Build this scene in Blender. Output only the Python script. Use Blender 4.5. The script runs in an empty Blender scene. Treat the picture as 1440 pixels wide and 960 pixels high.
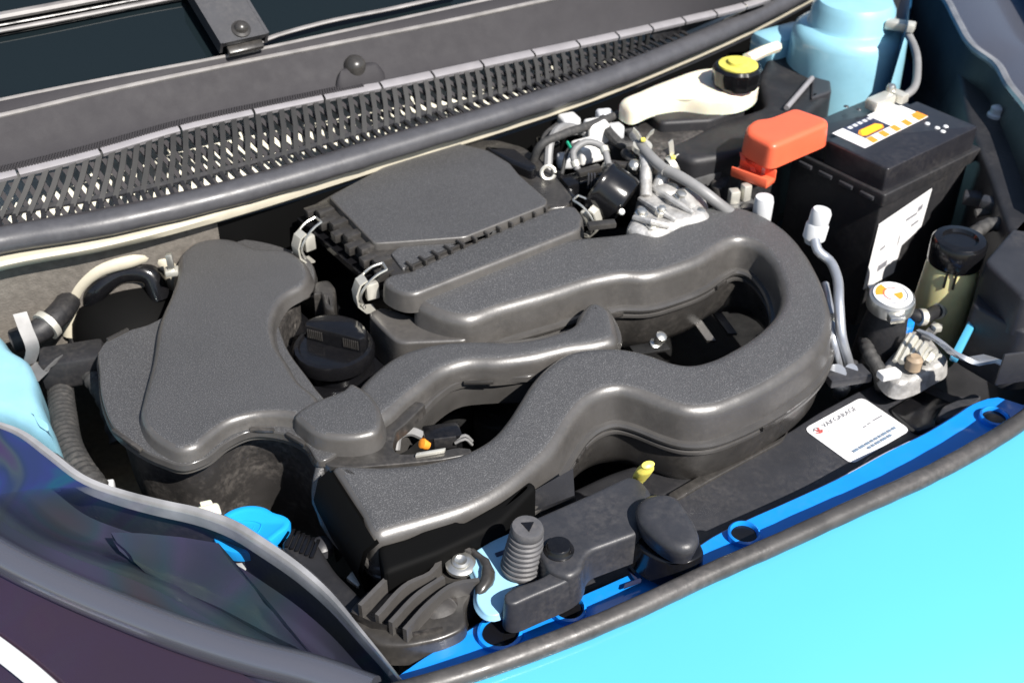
import bpy, bmesh, math, random
from mathutils import Vector, Matrix
from mathutils.geometry import tessellate_polygon
random.seed(7)
R = math.radians
scene = bpy.context.scene
COL = scene.collection

# ------------------------------------------------------------------ camera
CAM_H, PITCH, FPX = 0.80, R(37.0), 1650.0
cd = bpy.data.cameras.new('camera'); cam = bpy.data.objects.new('camera', cd); COL.objects.link(cam)
cam.location = (0, 0, CAM_H); cam.rotation_euler = (R(90) - PITCH, 0, 0)
cd.sensor_width = 36; cd.lens = FPX / 1440 * 36; cd.clip_start = 0.02; cd.clip_end = 200
cd.dof.use_dof = True; cd.dof.focus_distance = 1.18; cd.dof.aperture_fstop = 7.0
scene.camera = cam
# ------------------------------------------------------------------ light
SUN_AZ, SUN_EL = R(-50), R(47)         # azimuth counted from +x (to the right), elevation
w = bpy.data.worlds.new('World'); scene.world = w; w.use_nodes = True
nt = w.node_tree; bg = nt.nodes['Background']
sky = nt.nodes.new('ShaderNodeTexSky'); sky.sky_type = 'NISHITA'; sky.sun_disc = False
sky.sun_elevation = SUN_EL; sky.sun_rotation = R(90) - SUN_AZ
nt.links.new(sky.outputs[0], bg.inputs[0]); bg.inputs[1].default_value = 0.07
sd = bpy.data.lights.new('sun', 'SUN'); sun = bpy.data.objects.new('sun', sd); COL.objects.link(sun)
sd.energy = 5.0; sd.angle = R(0.55); sd.color = (1.0, 0.955, 0.90)
sdir = Vector((math.cos(SUN_AZ) * math.cos(SUN_EL), math.sin(SUN_AZ) * math.cos(SUN_EL), math.sin(SUN_EL)))
sun.location = sdir * 5
sun.rotation_euler = (-sdir).to_track_quat('-Z', 'Y').to_euler()
vs = scene.view_settings
vs.view_transform = 'Standard'; vs.look = 'None'; vs.gamma = 1; vs.exposure = 0.70
scene.render.engine = 'CYCLES'
scene.cycles.use_denoising = True
scene.cycles.max_bounces = 8; scene.cycles.transparent_max_bounces = 12
scene.cycles.caustics_reflective = False; scene.cycles.caustics_refractive = False

# ------------------------------------------------------------------ helpers
_cp, _sp = math.cos(PITCH), math.sin(PITCH)
def at(x, y, z):
    """layout spot (x, y) of the plan as a world point at height z"""
    u, v = (x - 720) / FPX, (y - 480) / FPX
    d = Vector((u, _cp - v * _sp, -_sp - v * _cp))
    t = (z - CAM_H) / d.z
    return Vector((0, 0, CAM_H)) + d * t
def at_tilt(x, y, p0, f, k):
    """the same on a plane that falls by k per metre along f, through p0"""
    u, v = (x - 720) / FPX, (y - 480) / FPX
    d = Vector((u, _cp - v * _sp, -_sp - v * _cp)); o = Vector((0, 0, CAM_H)); n = Vector((k*f.x, k*f.y, 1))
    return o + d * ((p0 - o).dot(n) / d.dot(n))
def pix(pts, z): return [at(p[0], p[1], p[2] if len(p) > 2 else z) for p in pts]

def spline(pts, closed=False, step=0.006):
    P = [Vector(p) for p in pts]; n = len(P); out = []
    segs = n if closed else n - 1
    for i in range(segs):
        if closed: a, b, c, d = P[i-1], P[i], P[(i+1) % n], P[(i+2) % n]
        else: a, b, c, d = P[max(i-1, 0)], P[i], P[i+1], P[min(i+2, n-1)]
        L = (c - b).length; k = max(2, int(L / step))
        # centripetal-ish tangents
        l0 = max((b-a).length, 1e-6); l1 = max(L, 1e-6); l2 = max((d-c).length, 1e-6)
        m1 = ((c - b) / l1 * l0 + (b - a) / l0 * l1) / (l0 + l1) if l0 > 1e-5 else (c - b) / l1
        m2 = ((d - c) / l2 * l1 + (c - b) / l1 * l2) / (l1 + l2) if l2 > 1e-5 else (c - b) / l1
        for j in range(k):
            t = j / k; t2, t3 = t*t, t*t*t
            out.append(b*(2*t3-3*t2+1) + m1*l1*(t3-2*t2+t) + c*(-2*t3+3*t2) + m2*l1*(t3-t2))
    if not closed: out.append(P[-1].copy())
    return out
def fillet(pts, r, seg=4):
    n = len(pts); out = []
    for i in range(n):
        a, b, c = Vector(pts[i-1]), Vector(pts[i]), Vector(pts[(i+1) % n])
        u, v = (a-b), (c-b); lu, lv = u.length, v.length
        rr = min(r, lu*.45, lv*.45)
        p, q = b + u/lu*rr, b + v/lv*rr
        for j in range(seg+1):
            t = j/seg; out.append(p*(1-t)**2 + b*2*t*(1-t) + q*t*t)
    return out
def ccw(pts):
    s = sum(pts[i-1].x*pts[i].y - pts[i].x*pts[i-1].y for i in range(len(pts)))
    return pts if s > 0 else pts[::-1]
def resample(pts, step):
    out = []; n = len(pts)
    L = sum((pts[i]-pts[i-1]).length for i in range(n)); k = max(8, int(L/step)); d = L/k
    acc = 0; nxt = 0
    for i in range(n):
        a, b = pts[i], pts[(i+1) % n]; l = (b-a).length
        while nxt <= acc + l + 1e-9 and len(out) < k:
            out.append(a.lerp(b, (nxt-acc)/l if l > 1e-9 else 0)); nxt += d
        acc += l
    return out
def normals2(pts, smooth=0):
    n = len(pts); N = []
    for i in range(n):
        e1 = pts[i]-pts[i-1]; e2 = pts[(i+1) % n]-pts[i]
        n1 = Vector((e1.y, -e1.x, 0)); n2 = Vector((e2.y, -e2.x, 0))
        if n1.length > 1e-9: n1.normalize()
        if n2.length > 1e-9: n2.normalize()
        m = n1+n2
        if m.length < 1e-6: m = n1
        m.normalize(); c = max(m.dot(n1), .5); N.append(m/c)
    for _ in range(smooth):
        N = [(N[i-1]+N[i]*2+N[(i+1) % n])/4 for i in range(n)]
    return N

class MB:
    """collects faces of one piece"""
    def __init__(s): s.v = []; s.f = []; s.sharp = []
    def add(s, vs, fs):
        o = len(s.v); s.v += [tuple(p) for p in vs]; s.f += [tuple(i+o for i in f) for f in fs]; return s
    def rings(s, rings, closed=True, cap0=True, cap1=True):
        n = len(rings[0]); V = [p for r in rings for p in r]; F = []
        for k in range(len(rings)-1):
            for i in range(n if closed else n-1):
                j = (i+1) % n
                F.append((k*n+i, k*n+j, (k+1)*n+j, (k+1)*n+i))
        if closed:
            if cap0: F += [tuple(reversed(t)) for t in tri_cap(rings[0], 0)]
            if cap1: F += tri_cap(rings[-1], (len(rings)-1)*n)
        return s.add(V, F)
    def prism(s, out, prof, smooth=0, cap0=True, cap1=True, rel=False):
        """closed outline (xy, ccw) swept through (offset, z) steps from bottom to top"""
        out = ccw(out); N = normals2(out, smooth)
        RG = []; n_ = len(out); st = sum((out[i]-out[i-1]).length for i in range(n_))/n_
        for o, z in prof:
            r = [Vector((p.x+n.x*o, p.y+n.y*o, z + 0)) for p, n in zip(out, N)]
            if smooth and abs(o) > st*.5:
                for _ in range(min(14, int(abs(o)/st*3))): r = [(r[i-1]+r[i]*2+r[(i+1) % n_])/4 for i in range(n_)]
            if callable(rel): r = [Vector((q.x, q.y, rel(q.x, q.y) + z)) for q in r]
            RG.append(r)
        return s.rings(RG, True, cap0, cap1)
    def tube(s, path, rad, n=12, cap=True, flat=1.0, up=Vector((0, 0, 1))):
        m = len(path); rings = []; side = None
        for i in range(m):
            t = (path[min(i+1, m-1)] - path[max(i-1, 0)]).normalized()
            if side is None:
                side = t.cross(up)
                if side.length < .05: side = t.cross(Vector((1, 0, 0)))
            side = (side - t*side.dot(t)).normalized(); b = side.cross(t).normalized()
            r = rad[i*(len(rad)-1)//max(m-1, 1)] if isinstance(rad, (list, tuple)) and len(rad) != m else (rad[i] if isinstance(rad, (list, tuple)) else rad)
            rings.append([path[i] + side*math.cos(2*math.pi*k/n)*r - b*math.sin(2*math.pi*k/n)*r*flat for k in range(n)])
        return s.rings(rings, True, cap, cap)
    def lathe(s, c, prof, axis=Vector((0, 0, 1)), n=28, wob=None):
        axis = Vector(axis).normalized()
        a = axis.cross(Vector((0, 1, 0)))
        if a.length < .1: a = axis.cross(Vector((1, 0, 0)))
        a.normalize(); b = axis.cross(a).normalized(); rings = []
        for r, h in prof:
            rings.append([c + axis*h + (a*math.cos(2*math.pi*k/n) + b*math.sin(2*math.pi*k/n))*r*(wob(k) if wob else 1) for k in range(n)])
        return s.rings(rings)
    def box(s, c, X, Y, Z, bev=0.0, seg=2):
        """c centre; X, Y, Z half-extent vectors"""
        bm = bmesh.new(); bmesh.ops.create_cube(bm, size=2.0)
        lx, ly, lz = X.length, Y.length, Z.length
        for q in bm.verts: q.co = Vector((q.co.x*lx, q.co.y*ly, q.co.z*lz))
        if bev > 0: bmesh.ops.bevel(bm, geom=list(bm.edges), offset=min(bev, .95*min(lx, ly, lz)), segments=seg, profile=.5, affect='EDGES')
        x, y, z = X.normalized(), Y.normalized(), Z.normalized()
        bm.verts.index_update()
        V = [c + x*q.co.x + y*q.co.y + z*q.co.z for q in bm.verts]; F = [[q.index for q in f.verts] for f in bm.faces]
        if x.cross(y).dot(z) < 0: F = [f[::-1] for f in F]
        bm.free(); return s.add(V, F)
    def strip(s, path, wid, thick, up=None):
        """rectangular section swept along a path; wid a vector (half width), thick a number (half)"""
        m = len(path); rings = []
        for i in range(m):
            t = (path[min(i+1, m-1)] - path[max(i-1, 0)]).normalized()
            wv = wid[i] if isinstance(wid, list) else wid
            nn = t.cross(wv).normalized()*thick
            rings.append([path[i]+wv+nn, path[i]-wv+nn, path[i]-wv-nn, path[i]+wv-nn])
        return s.rings(rings)
    def quadgrid(s, G):
        h, wd = len(G), len(G[0])
        return s.add([p for r in G for p in r], [(i*wd+j, i*wd+j+1, (i+1)*wd+j+1, (i+1)*wd+j) for i in range(h-1) for j in range(wd-1)])
    def build(s, name, m, parent=None, smooth=True, angle=38, fix=True, m2=None):
        me = bpy.data.meshes.new(name); me.from_pydata(s.v, [], s.f); me.update()
        bm = bmesh.new(); bm.from_mesh(me)
        if fix: bmesh.ops.recalc_face_normals(bm, faces=bm.faces)
        for e in bm.edges:
            e.smooth = not (len(e.link_faces) == 2 and e.calc_face_angle(0) > R(angle))
        for f in bm.faces: f.smooth = smooth
        if m2 is not None:
            for f in bm.faces:
                if f.normal.z < .90: f.material_index = 1
        bm.to_mesh(me); bm.free()
        me.materials.append(m)
        if m2 is not None: me.materials.append(m2)
        o = bpy.data.objects.new(name, me); COL.objects.link(o)
        if parent is not None:
            o.parent = parent
            off = parent.location.copy(); pp = parent.parent
            while pp is not None: off += pp.location; pp = pp.parent
            o.location = -off
        return o
def tri_cap(ring, off):
    t = tessellate_polygon([[Vector(p) for p in ring]])
    F = []
    for a, b, c in t: F.append((off+a, off+b, off+c))
    # orientation like the ring order
    nrm = Vector((0, 0, 0)); P = [Vector(p) for p in ring]
    for i in range(len(P)): nrm += P[i-1].cross(P[i])
    if F:
        a, b, c = t[0]; 
        s = sum(((P[b]-P[a]).cross(P[c]-P[a])).dot(nrm) for a, b, c in t)
        if s < 0: F = [f[::-1] for f in F]
    return F
def round_prof(zb, zt, r, draft=0.0, seg=5, inset=0.004, foot=0.0):
    """wall from zb up, rounded shoulder of radius r, top at zt"""
    P = [(draft + foot, zb)]
    if foot: P.append((draft, zb + foot))
    P.append((draft*.5, (zb+zt-r)/2)); P.append((0, zt - r))
    for k in range(1, seg+1):
        a = k/seg*math.pi/2; P.append((-r*(1-math.cos(a)), zt - r + r*math.sin(a)))
    if inset: P.append((-r-inset, zt))
    return P

def thing(name, label, cat, loc, group=None):
    o = bpy.data.objects.new(name, None); COL.objects.link(o); o.location = loc; o.empty_display_size = .02
    return tag(o, label, cat, group)
def tag(o, label, cat, group=None):
    o['label'] = label; o['category'] = cat
    if group: o['group'] = group
    return o
def struct(o): o['kind'] = 'structure'; return o
def text_mb(txt, size, org, X, Y, name, m, parent, lift=0.0004):
    cu = bpy.data.curves.new('txt', 'FONT'); cu.body = txt; cu.size = size; cu.resolution_u = 2
    to = bpy.data.objects.new('txt', cu); COL.objects.link(to)
    dg = bpy.context.evaluated_depsgraph_get(); me = bpy.data.meshes.new_from_object(to.evaluated_get(dg))
    X = X.normalized(); Y = Y.normalized(); Z = X.cross(Y).normalized()
    mb = MB(); mb.add([org + X*v.co.x + Y*v.co.y + Z*lift for v in me.vertices], [list(p.vertices) for p in me.polygons])
    bpy.data.objects.remove(to); bpy.data.curves.remove(cu); bpy.data.meshes.remove(me)
    return mb.build(name, m, parent, smooth=False, fix=False)

# ------------------------------------------------------------------ materials
def mat(name, col, rough=.5, metal=0.0, bump=0.0, bscale=600, var=0.0, vscale=30, coat=0.0, spec=.5,
        dust=0.0, dcol=(.32, .29, .26), speck=0.0, sscale=900, trans=0.0, film=0.0, sub=0.0, alpha=1.0, rvar=0.0):
    m = bpy.data.materials.new(name); m.use_nodes = True; t = m.node_tree; b = t.nodes['Principled BSDF']
    tc = t.nodes.new('ShaderNodeTexCoord'); L = t.links.new
    def noise(sc, det=3, ro=.55):
        n = t.nodes.new('ShaderNodeTexNoise'); n.inputs['Scale'].default_value = sc; n.inputs['Detail'].default_value = det
        n.inputs['Roughness'].default_value = ro; L(tc.outputs['Object'], n.inputs['Vector']); return n
    def ramp(src, a, b_):
        r = t.nodes.new('ShaderNodeMapRange'); r.inputs[1].default_value = a; r.inputs[2].default_value = b_; L(src, r.inputs[0]); return r.outputs[0]
    def mix(fac, c1, c2, mode='MIX'):
        x = t.nodes.new('ShaderNodeMix'); x.data_type = 'RGBA'; x.blend_type = mode
        for i, v in ((0, fac), (6, c1), (7, c2)):
            if hasattr(v, 'links') or hasattr(v, 'is_linked'): L(v, x.inputs[i])
            else: x.inputs[i].default_value = v if i == 0 else (*v, 1)
        return x.outputs[2]
    c = None
    if var:
        c = mix(ramp(noise(vscale).outputs['Fac'], .3, .7), tuple(k*(1-var) for k in col), tuple(min(1, k*(1+var)) for k in col))
    if speck:
        base = c if c is not None else col
        c = mix(ramp(noise(sscale, 1).outputs['Fac'], .52, .72), base, tuple(min(1, k*(1+speck*6)+speck*.05) for k in col))
    if dust:
        base = c if c is not None else col
        f1 = ramp(noise(14, 6, .7).outputs['Fac'], .42, .75); f2 = ramp(noise(160, 3).outputs['Fac'], .35, .8)
        mm = t.nodes.new('ShaderNodeMath'); mm.operation = 'MULTIPLY'; L(f1, mm.inputs[0]); L(f2, mm.inputs[1])
        m2 = t.nodes.new('ShaderNodeMath'); m2.operation = 'MULTIPLY'; L(mm.outputs[0], m2.inputs[0]); m2.inputs[1].default_value = dust
        c = mix(m2.outputs[0], base, dcol)
    if c is None: b.inputs['Base Color'].default_value = (*col, 1)
    else: L(c, b.inputs['Base Color'])
    b.inputs['Roughness'].default_value = rough
    if rvar:
        r = t.nodes.new('ShaderNodeMapRange'); r.inputs[1].default_value = .3; r.inputs[2].default_value = .7
        r.inputs[3].default_value = max(.02, rough-rvar); r.inputs[4].default_value = min(1, rough+rvar)
        L(noise(55, 4).outputs['Fac'], r.inputs[0]); L(r.outputs[0], b.inputs['Roughness'])
    b.inputs['Metallic'].default_value = metal; b.inputs['Specular IOR Level'].default_value = spec
    b.inputs['Coat Weight'].default_value = coat; b.inputs['Coat Roughness'].default_value = .06
    b.inputs['Transmission Weight'].default_value = trans; b.inputs['Alpha'].default_value = alpha
    if sub: b.inputs['Subsurface Weight'].default_value = sub; b.inputs['Subsurface Scale'].default_value = .01
    if film:
        b.inputs['Thin Film Thickness'].default_value = film; b.inputs['Thin Film IOR'].default_value = 1.7
    if bump:
        n = noise(bscale, 2); bn = t.nodes.new('ShaderNodeBump'); bn.inputs['Strength'].default_value = bump; bn.inputs['Distance'].default_value = .0012
        L(n.outputs['Fac'], bn.inputs['Height']); L(bn.outputs[0], b.inputs['Normal'])
    return m
M = {}
M['grain'] = mat('grained black plastic', (.049, .0485, .049), .50, spec=1.0, bump=.42, bscale=800, speck=.22, sscale=800, var=.10, vscale=9)
M['wall'] = mat('moulded plastic wall', (.068, .064, .060), .38, spec=.9, bump=.10, bscale=250, var=.15, vscale=25, dust=.18, rvar=.05)
M['smooth'] = mat('smooth black plastic', (.032, .030, .028), .33, bump=.06, bscale=300, var=.2, vscale=25, dust=.25, rvar=.08)
M['gloss'] = mat('glossy black plastic', (.006, .006, .007), .17, bump=.02, bscale=200, dust=.03, rvar=.05)
M['rimm'] = mat('moulded flange edge', (.060, .057, .054), .2, bump=.05, bscale=200, var=.15, rvar=.06)
M['matte'] = mat('matte black plastic', (.014, .014, .016), .55, bump=.12, bscale=500, dust=.16, var=.2)
M['dusty'] = mat('dusty black plastic', (.024, .022, .021), .6, bump=.12, bscale=420, dust=.75, var=.25)
M['slate'] = mat('dark slate plastic', (.030, .031, .036), .42, bump=.1, bscale=700, dust=.18, var=.1)
M['rubber'] = mat('black rubber', (.062, .062, .068), .40, bump=.08, bscale=300, dust=.3, dcol=(.16, .16, .17), var=.12, vscale=60, rvar=.08)
M['rubber2'] = mat('worn rubber', (.055, .052, .050), .42, bump=.15, bscale=260, dust=.6, dcol=(.20, .18, .17), var=.3, vscale=22, rvar=.14)
M['paint'] = mat('cyan car paint', (.080, .385, .595), .30, coat=1.0, var=.03, vscale=3)
M['paintb'] = mat('body paint shade blue', (.006, .25, .80), .38, coat=.6, dust=.08, var=.05)  # the rail's shade put into a deeper blue than the cyan paint
M['paintp'] = mat('pale blue paint', (.30, .56, .74), .45, coat=.3, dust=.25, var=.06)
M['paintt'] = mat('sunlit pale cyan wing paint', (.26, .52, .63), .42, coat=.5, var=.06, vscale=30, dust=.15, dcol=(.5, .5, .48))  # cyan paint lightened, sunlit sheen put into the colour
M['tray'] = mat('sun glint tray plastic', (.75, .72, .60), .5, var=.2)  # whitened to paint the sun glints seen between the slats
M['paintd'] = mat('inner wing paint shade blue', (.012, .085, .20), .4, coat=.4, dust=.2, var=.2)  # the wing's shadow painted in as a darker blue
M['cream'] = mat('cream painted metal', (.50, .46, .36), .5, dust=.35, var=.08)
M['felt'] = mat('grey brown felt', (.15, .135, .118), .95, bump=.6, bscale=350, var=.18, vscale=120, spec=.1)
M['alu'] = mat('cast aluminium', (.50, .49, .47), .45, metal=.45, bump=.7, bscale=160, var=.35, vscale=70, dust=.6)
M['steel'] = mat('zinc steel', (.66, .65, .60), .33, metal=.9, bump=.08, bscale=150, var=.15)
M['galv'] = mat('pale zinc steel', (.72, .70, .62), .45, metal=.6, var=.15, bump=.1, dust=.2)
M['white'] = mat('white plastic', (.78, .77, .74), .4, var=.05)
M['capw'] = mat('pale grey plastic', (.60, .61, .62), .4, var=.08)
M['pipe'] = mat('aluminium pipe', (.55, .57, .60), .36, metal=.7, var=.1)
M['red'] = mat('orange red plastic', (.78, .13, .06), .38, var=.05, bump=.05, bscale=300)
M['orange'] = mat('orange print', (.85, .30, .03), .5)
M['yellow'] = mat('yellow print', (.90, .68, .02), .5)
M['yplast'] = mat('pale yellow plastic', (.82, .72, .14), .4, sub=.1)
M['ycap'] = mat('yellow cap print', (.62, .56, .10), .5, var=.25, vscale=90)
M['milk'] = mat('milky plastic', (.80, .74, .58), .35, sub=.35, var=.08)
M['tank'] = mat('yellowed tank plastic', (.62, .56, .28), .45, sub=.3, var=.12)
M['bcap'] = mat('bright blue plastic', (.012, .33, .80), .4, var=.04, bump=.04)
M['paper'] = mat('white sticker', (.80, .80, .80), .45)
M['papershade'] = mat('sticker shadow band', (.50, .60, .72), .45)  # rail shadow across the white paper mixed as a colour; unused
M['ink'] = mat('grey print', (.20, .20, .22), .6)
M['inkr'] = mat('red print', (.55, .10, .09), .6)
M['inkb'] = mat('blue grey print', (.16, .22, .30), .6)
M['navy'] = mat('navy print', (.02, .025, .06), .4)
M['floor'] = mat('grimy undertray', (.012, .011, .011), .7, bump=.3, bscale=90, var=.5)
M['engine'] = mat('dark cast metal', (.012, .012, .012), .55, metal=.2, bump=.5, bscale=120, var=.5, dust=.06)
M['glass'] = mat('reflection coloured windscreen glass', (.006, .010, .012), .04, spec=.35)  # a dark reflection put into the glass colour
M['strip'] = mat('grey rubber blade', (.20, .19, .185), .5, dust=.5, var=.25)
M['trim'] = mat('pale weathered plastic edge', (.24, .23, .24), .4, dust=.3, var=.12)
M['cowl'] = mat('weathered cowl plastic', (.033, .031, .034), .7, spec=.25, bump=.15, bscale=500, dust=.07, dcol=(.12, .11, .11), var=.05, vscale=12, rvar=.05)
M['lampdark'] = mat('headlight inner shell', (.022, .021, .026), .35, film=430, var=.3, vscale=12)
M['lamppanel'] = mat('headlight reflector panel', (.026, .027, .042), .22, film=480, coat=.3, var=.35, vscale=14)
M['slat'] = mat('grille slat plastic', (.008, .008, .008), .6, var=.2, dust=.05)
M['void'] = mat('painted shade black', (.0035, .0035, .0035), .7, spec=.08)  # near-black colour that stands for deep shadow
M['lampband'] = mat('headlight inner bezel', (.22, .22, .25), .24, metal=.7, coat=.4)
M['lampred'] = mat('headlight lower shell', (.035, .020, .028), .2, film=520, coat=.6)
M['lamprim'] = mat('clear lens edge', (.24, .24, .245), .16, coat=1.0, var=.35, vscale=18, rvar=.08)
M['lampredline'] = mat('red lamp trim', (.10, .010, .018), .3)
M['alu2'] = mat('dull steel sheet', (.13, .13, .13), .4, metal=.3, var=.3, dust=.3)
M['wire'] = mat('braided loom', (.03, .03, .03), .7, bump=.4, bscale=400, dust=.4)
M['grey'] = mat('grey rubber hose', (.20, .20, .20), .45, dust=.3, var=.15)

def iridescent(name, rough):  # blotchy reflections of the lens painted into the shell's base colour
    m = mat(name, (.03, .03, .04), rough, coat=.25, film=450); t = m.node_tree; L = t.links.new; b = t.nodes['Principled BSDF']
    tc = t.nodes['Texture Coordinate']; nz = t.nodes.new('ShaderNodeTexNoise'); nz.inputs['Scale'].default_value = 5; nz.inputs['Detail'].default_value = 1; nz.inputs['Distortion'].default_value = .8
    L(tc.outputs['Object'], nz.inputs['Vector']); cr = t.nodes.new('ShaderNodeValToRGB'); L(nz.outputs['Fac'], cr.inputs[0]); el = cr.color_ramp.elements
    el[0].position = .30; el[0].color = (.022, .022, .024, 1); el[1].position = .72; el[1].color = (.050, .020, .030, 1)
    for p_, c_ in ((.40, (.024, .025, .036, 1)), (.48, (.034, .030, .052, 1)), (.55, (.022, .034, .042, 1)), (.63, (.030, .029, .030, 1))): e = el.new(p_); e.color = c_
    L(cr.outputs[0], b.inputs['Base Color']); return m
M['lampdark'] = iridescent('headlight inner shell', .3)
M['lamppanel'] = iridescent('headlight reflector panel', .2)
# clear lens: a thin sheet that lets most light through and mirrors some
def lens_mat():
    m = bpy.data.materials.new('clear lens'); m.use_nodes = True; t = m.node_tree; L = t.links.new
    t.nodes.remove(t.nodes['Principled BSDF']); out = t.nodes['Material Output']
    tr = t.nodes.new('ShaderNodeBsdfTransparent'); tr.inputs[0].default_value = (.93, .95, .97, 1)
    gl = t.nodes.new('ShaderNodeBsdfGlossy'); gl.inputs['Roughness'].default_value = .025
    tc = t.nodes.new('ShaderNodeTexCoord'); nz = t.nodes.new('ShaderNodeTexNoise'); nz.inputs['Scale'].default_value = 7; nz.inputs['Detail'].default_value = 2; nz.inputs['Distortion'].default_value = 1.2
    L(tc.outputs['Object'], nz.inputs['Vector']); cr = t.nodes.new('ShaderNodeValToRGB'); L(nz.outputs['Fac'], cr.inputs[0]); el = cr.color_ramp.elements
    el[0].position = .32; el[0].color = (.35, .5, .9, 1); el[1].position = .68; el[1].color = (.95, .35, .6, 1)
    for p_, c_ in ((.40, (.3, .8, .8, 1)), (.47, (.5, .45, .85, 1)), (.54, (.45, .45, .6, 1)), (.60, (.8, .7, .55, 1))): e = el.new(p_); e.color = c_
    L(cr.outputs[0], gl.inputs[0])
    fr = t.nodes.new('ShaderNodeFresnel'); fr.inputs[0].default_value = 1.36
    mx = t.nodes.new('ShaderNodeMixShader'); L(fr.outputs[0], mx.inputs[0]); L(tr.outputs[0], mx.inputs[1]); L(gl.outputs[0], mx.inputs[2]); L(mx.outputs[0], out.inputs[0])
    return m
M['lens'] = lens_mat()
Z = Vector((0, 0, 1))
# ================================================================== THE SETTING
LAT = Vector((math.cos(R(31)), math.sin(R(31)), 0))       # across the car
FRT = Vector((math.sin(R(31)), -math.cos(R(31)), 0))      # towards the car's nose
mb = MB(); mb.quadgrid([[Vector((x, y, -.44)) for x in (-2.2, 0, 2.2)] for y in (-.5, 1.2, 3.4)])
struct(mb.build('engine_bay_floor', M['floor']))

# ------------------------------------------------------------------ car body (painted shell)
car = thing('car_body', 'bright cyan painted car body around the open engine bay', 'car body', at(1000, 900, -.44))
# front panel below the rubber strip
seal_px = [(500, 992), (560, 977), (650, 951), (770, 909), (880, 864), (1000, 808), (1100, 764), (1200, 718), (1300, 673), (1380, 630), (1460, 578), (1560, 496)]
SZ = -.035
seal_c = spline(pix(seal_px, SZ), step=.012)
def out_normal(path, i):
    t = (path[min(i+1, len(path)-1)] - path[max(i-1, 0)]); t.z = 0; t.normalize(); return Vector((t.y, -t.x, 0))
SN = [out_normal(seal_c, i) for i in range(len(seal_c))]
for _ in range(12): SN = [(SN[max(i-1, 0)]+SN[i]*2+SN[min(i+1, len(SN)-1)]).normalized() for i in range(len(SN))]
prof = [(-.004, -.030), (-.002, -.010), (.004, -.006), (.012, -.0075), (.03, -.012), (.06, -.020), (.10, -.033), (.15, -.053), (.20, -.080), (.26, -.125), (.31, -.18), (.35, -.26), (.37, -.40)]
mb = MB(); mb.quadgrid([[p + n*o + Z*dz for p, n in zip(seal_c, SN)] for o, dz in prof])
mb.build('front_panel', M['paint'], car)
# lock rail between the strip and the radiator shroud
rail_in = [(560, 946), (600, 918), (640, 894), (672, 872), (705, 862), (740, 862), (830, 828), (890, 802), (960, 778), (1000, 752), (1050, 727), (1100, 705), (1180, 668), (1250, 630), (1300, 606), (1340, 582), (1372, 563), (1400, 557), (1436, 568), (1500, 560)]
RZ = -.080
rin = spline(pix(rail_in, RZ), step=.010)
def near_i(p): return min(range(len(seal_c)), key=lambda i: (seal_c[i]-p).to_2d().length)
outer = []
for p in rin:
    i = near_i(p); outer.append(seal_c[i] + SN[i]*-.001 + Z*(-.040))
G = []
for a, b in zip(rin, outer):
    G.append([a + Z*-.05, a + Z*-.004, a + (b-a)*.05, a.lerp(b, .35), a.lerp(b, .7), b])
mb = MB(); mb.quadgrid(G); mb.build('lock_rail', M['paintb'], car)  # deep blue carries the shade thrown by the rubber strip
# raised rings with holes pressed into the rail
def ring(c, r, m1, name='rail_hole', par=car, zoff=0.004):
    mb = MB(); mb.lathe(c, [(r*1.30, -.004), (r*1.28, zoff), (r*1.12, zoff+.0015), (r*1.02, zoff-.001), (r*.96, -.010)], n=28)
    o = mb.build(name, m1, par)
    mb = MB(); mb.lathe(c + Z*(zoff-.0035), [(r*1.0, -.002), (r*1.0, 0)], n=24); mb.build('dark_opening', M['gloss'], o)
for (x, y, r) in ((703, 891, .0165), (800, 858, .013), (1046, 752, .013), (1398, 588, .013)):
    i_c = at(x, y, RZ+.004); ring(i_c, r, M['paintb'])
# short joint in the rail
mb = MB(); a, b = at(883, 799, RZ+.004), at(897, 818, RZ+.006); mb.strip([a, b], Vector((.0012, .0006, 0)), .0012); mb.build('rail_joint', M['navy'], car)
mb = MB(); a, b = at(878, 824, RZ+.0075), at(902, 815, RZ+.0075); mb.strip([a, b], Vector((.0008, .0025, 0)), .001); mb.build('rail_slot', M['navy'], car)

# left inner wing with its strut tower
wl = [(-120, 400), (-40, 440), (0, 468), (14, 486), (36, 500), (46, 520), (52, 550), (64, 580), (72, 600), (72, 612), (60, 606), (40, 594), (0, 574), (-60, 556), (-160, 520)]
mb = MB(); o = spline(pix(wl, -.03), True, .01); mb.prism(o, [(.006, -.35), (.005, -.2), (.004, -.10), (.002, -.055), (0, -.04), (-.004, -.034), (-.008, -.031), (-.012, -.030)], smooth=2)
mb.build('inner_wing', M['paintt'], car)
# right strut tower
tc_ = at(1182, 116, .0)
mb = MB(); mb.lathe(tc_, [(.098, -.3), (.093, -.05), (.090, .05), (.088, .080), (.085, .090), (.078, .096), (.068, .099), (.065, .104), (.063, .126), (.056, .137), (.03, .142), (.004, .143)], n=40)
mb.build('strut_tower', M['paintt'], car)
# slope joining the tower to the firewall
mb = MB(); mb.box(at(1105, 82, .03) + Vector((0, .03, 0)), LAT*.05, FRT*.03, Z*.035, .012); mb.build('tower_gusset', M['paintt'], car)
# right inner wing (a tall metal wall, its shade painted in dark blue)
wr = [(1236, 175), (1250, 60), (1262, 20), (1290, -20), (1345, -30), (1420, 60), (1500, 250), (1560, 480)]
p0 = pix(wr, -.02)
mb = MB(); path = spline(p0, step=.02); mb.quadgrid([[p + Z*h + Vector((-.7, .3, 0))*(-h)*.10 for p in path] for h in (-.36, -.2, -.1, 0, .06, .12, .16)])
mb.build('inner_wing', M['paintd'], car)
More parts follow.
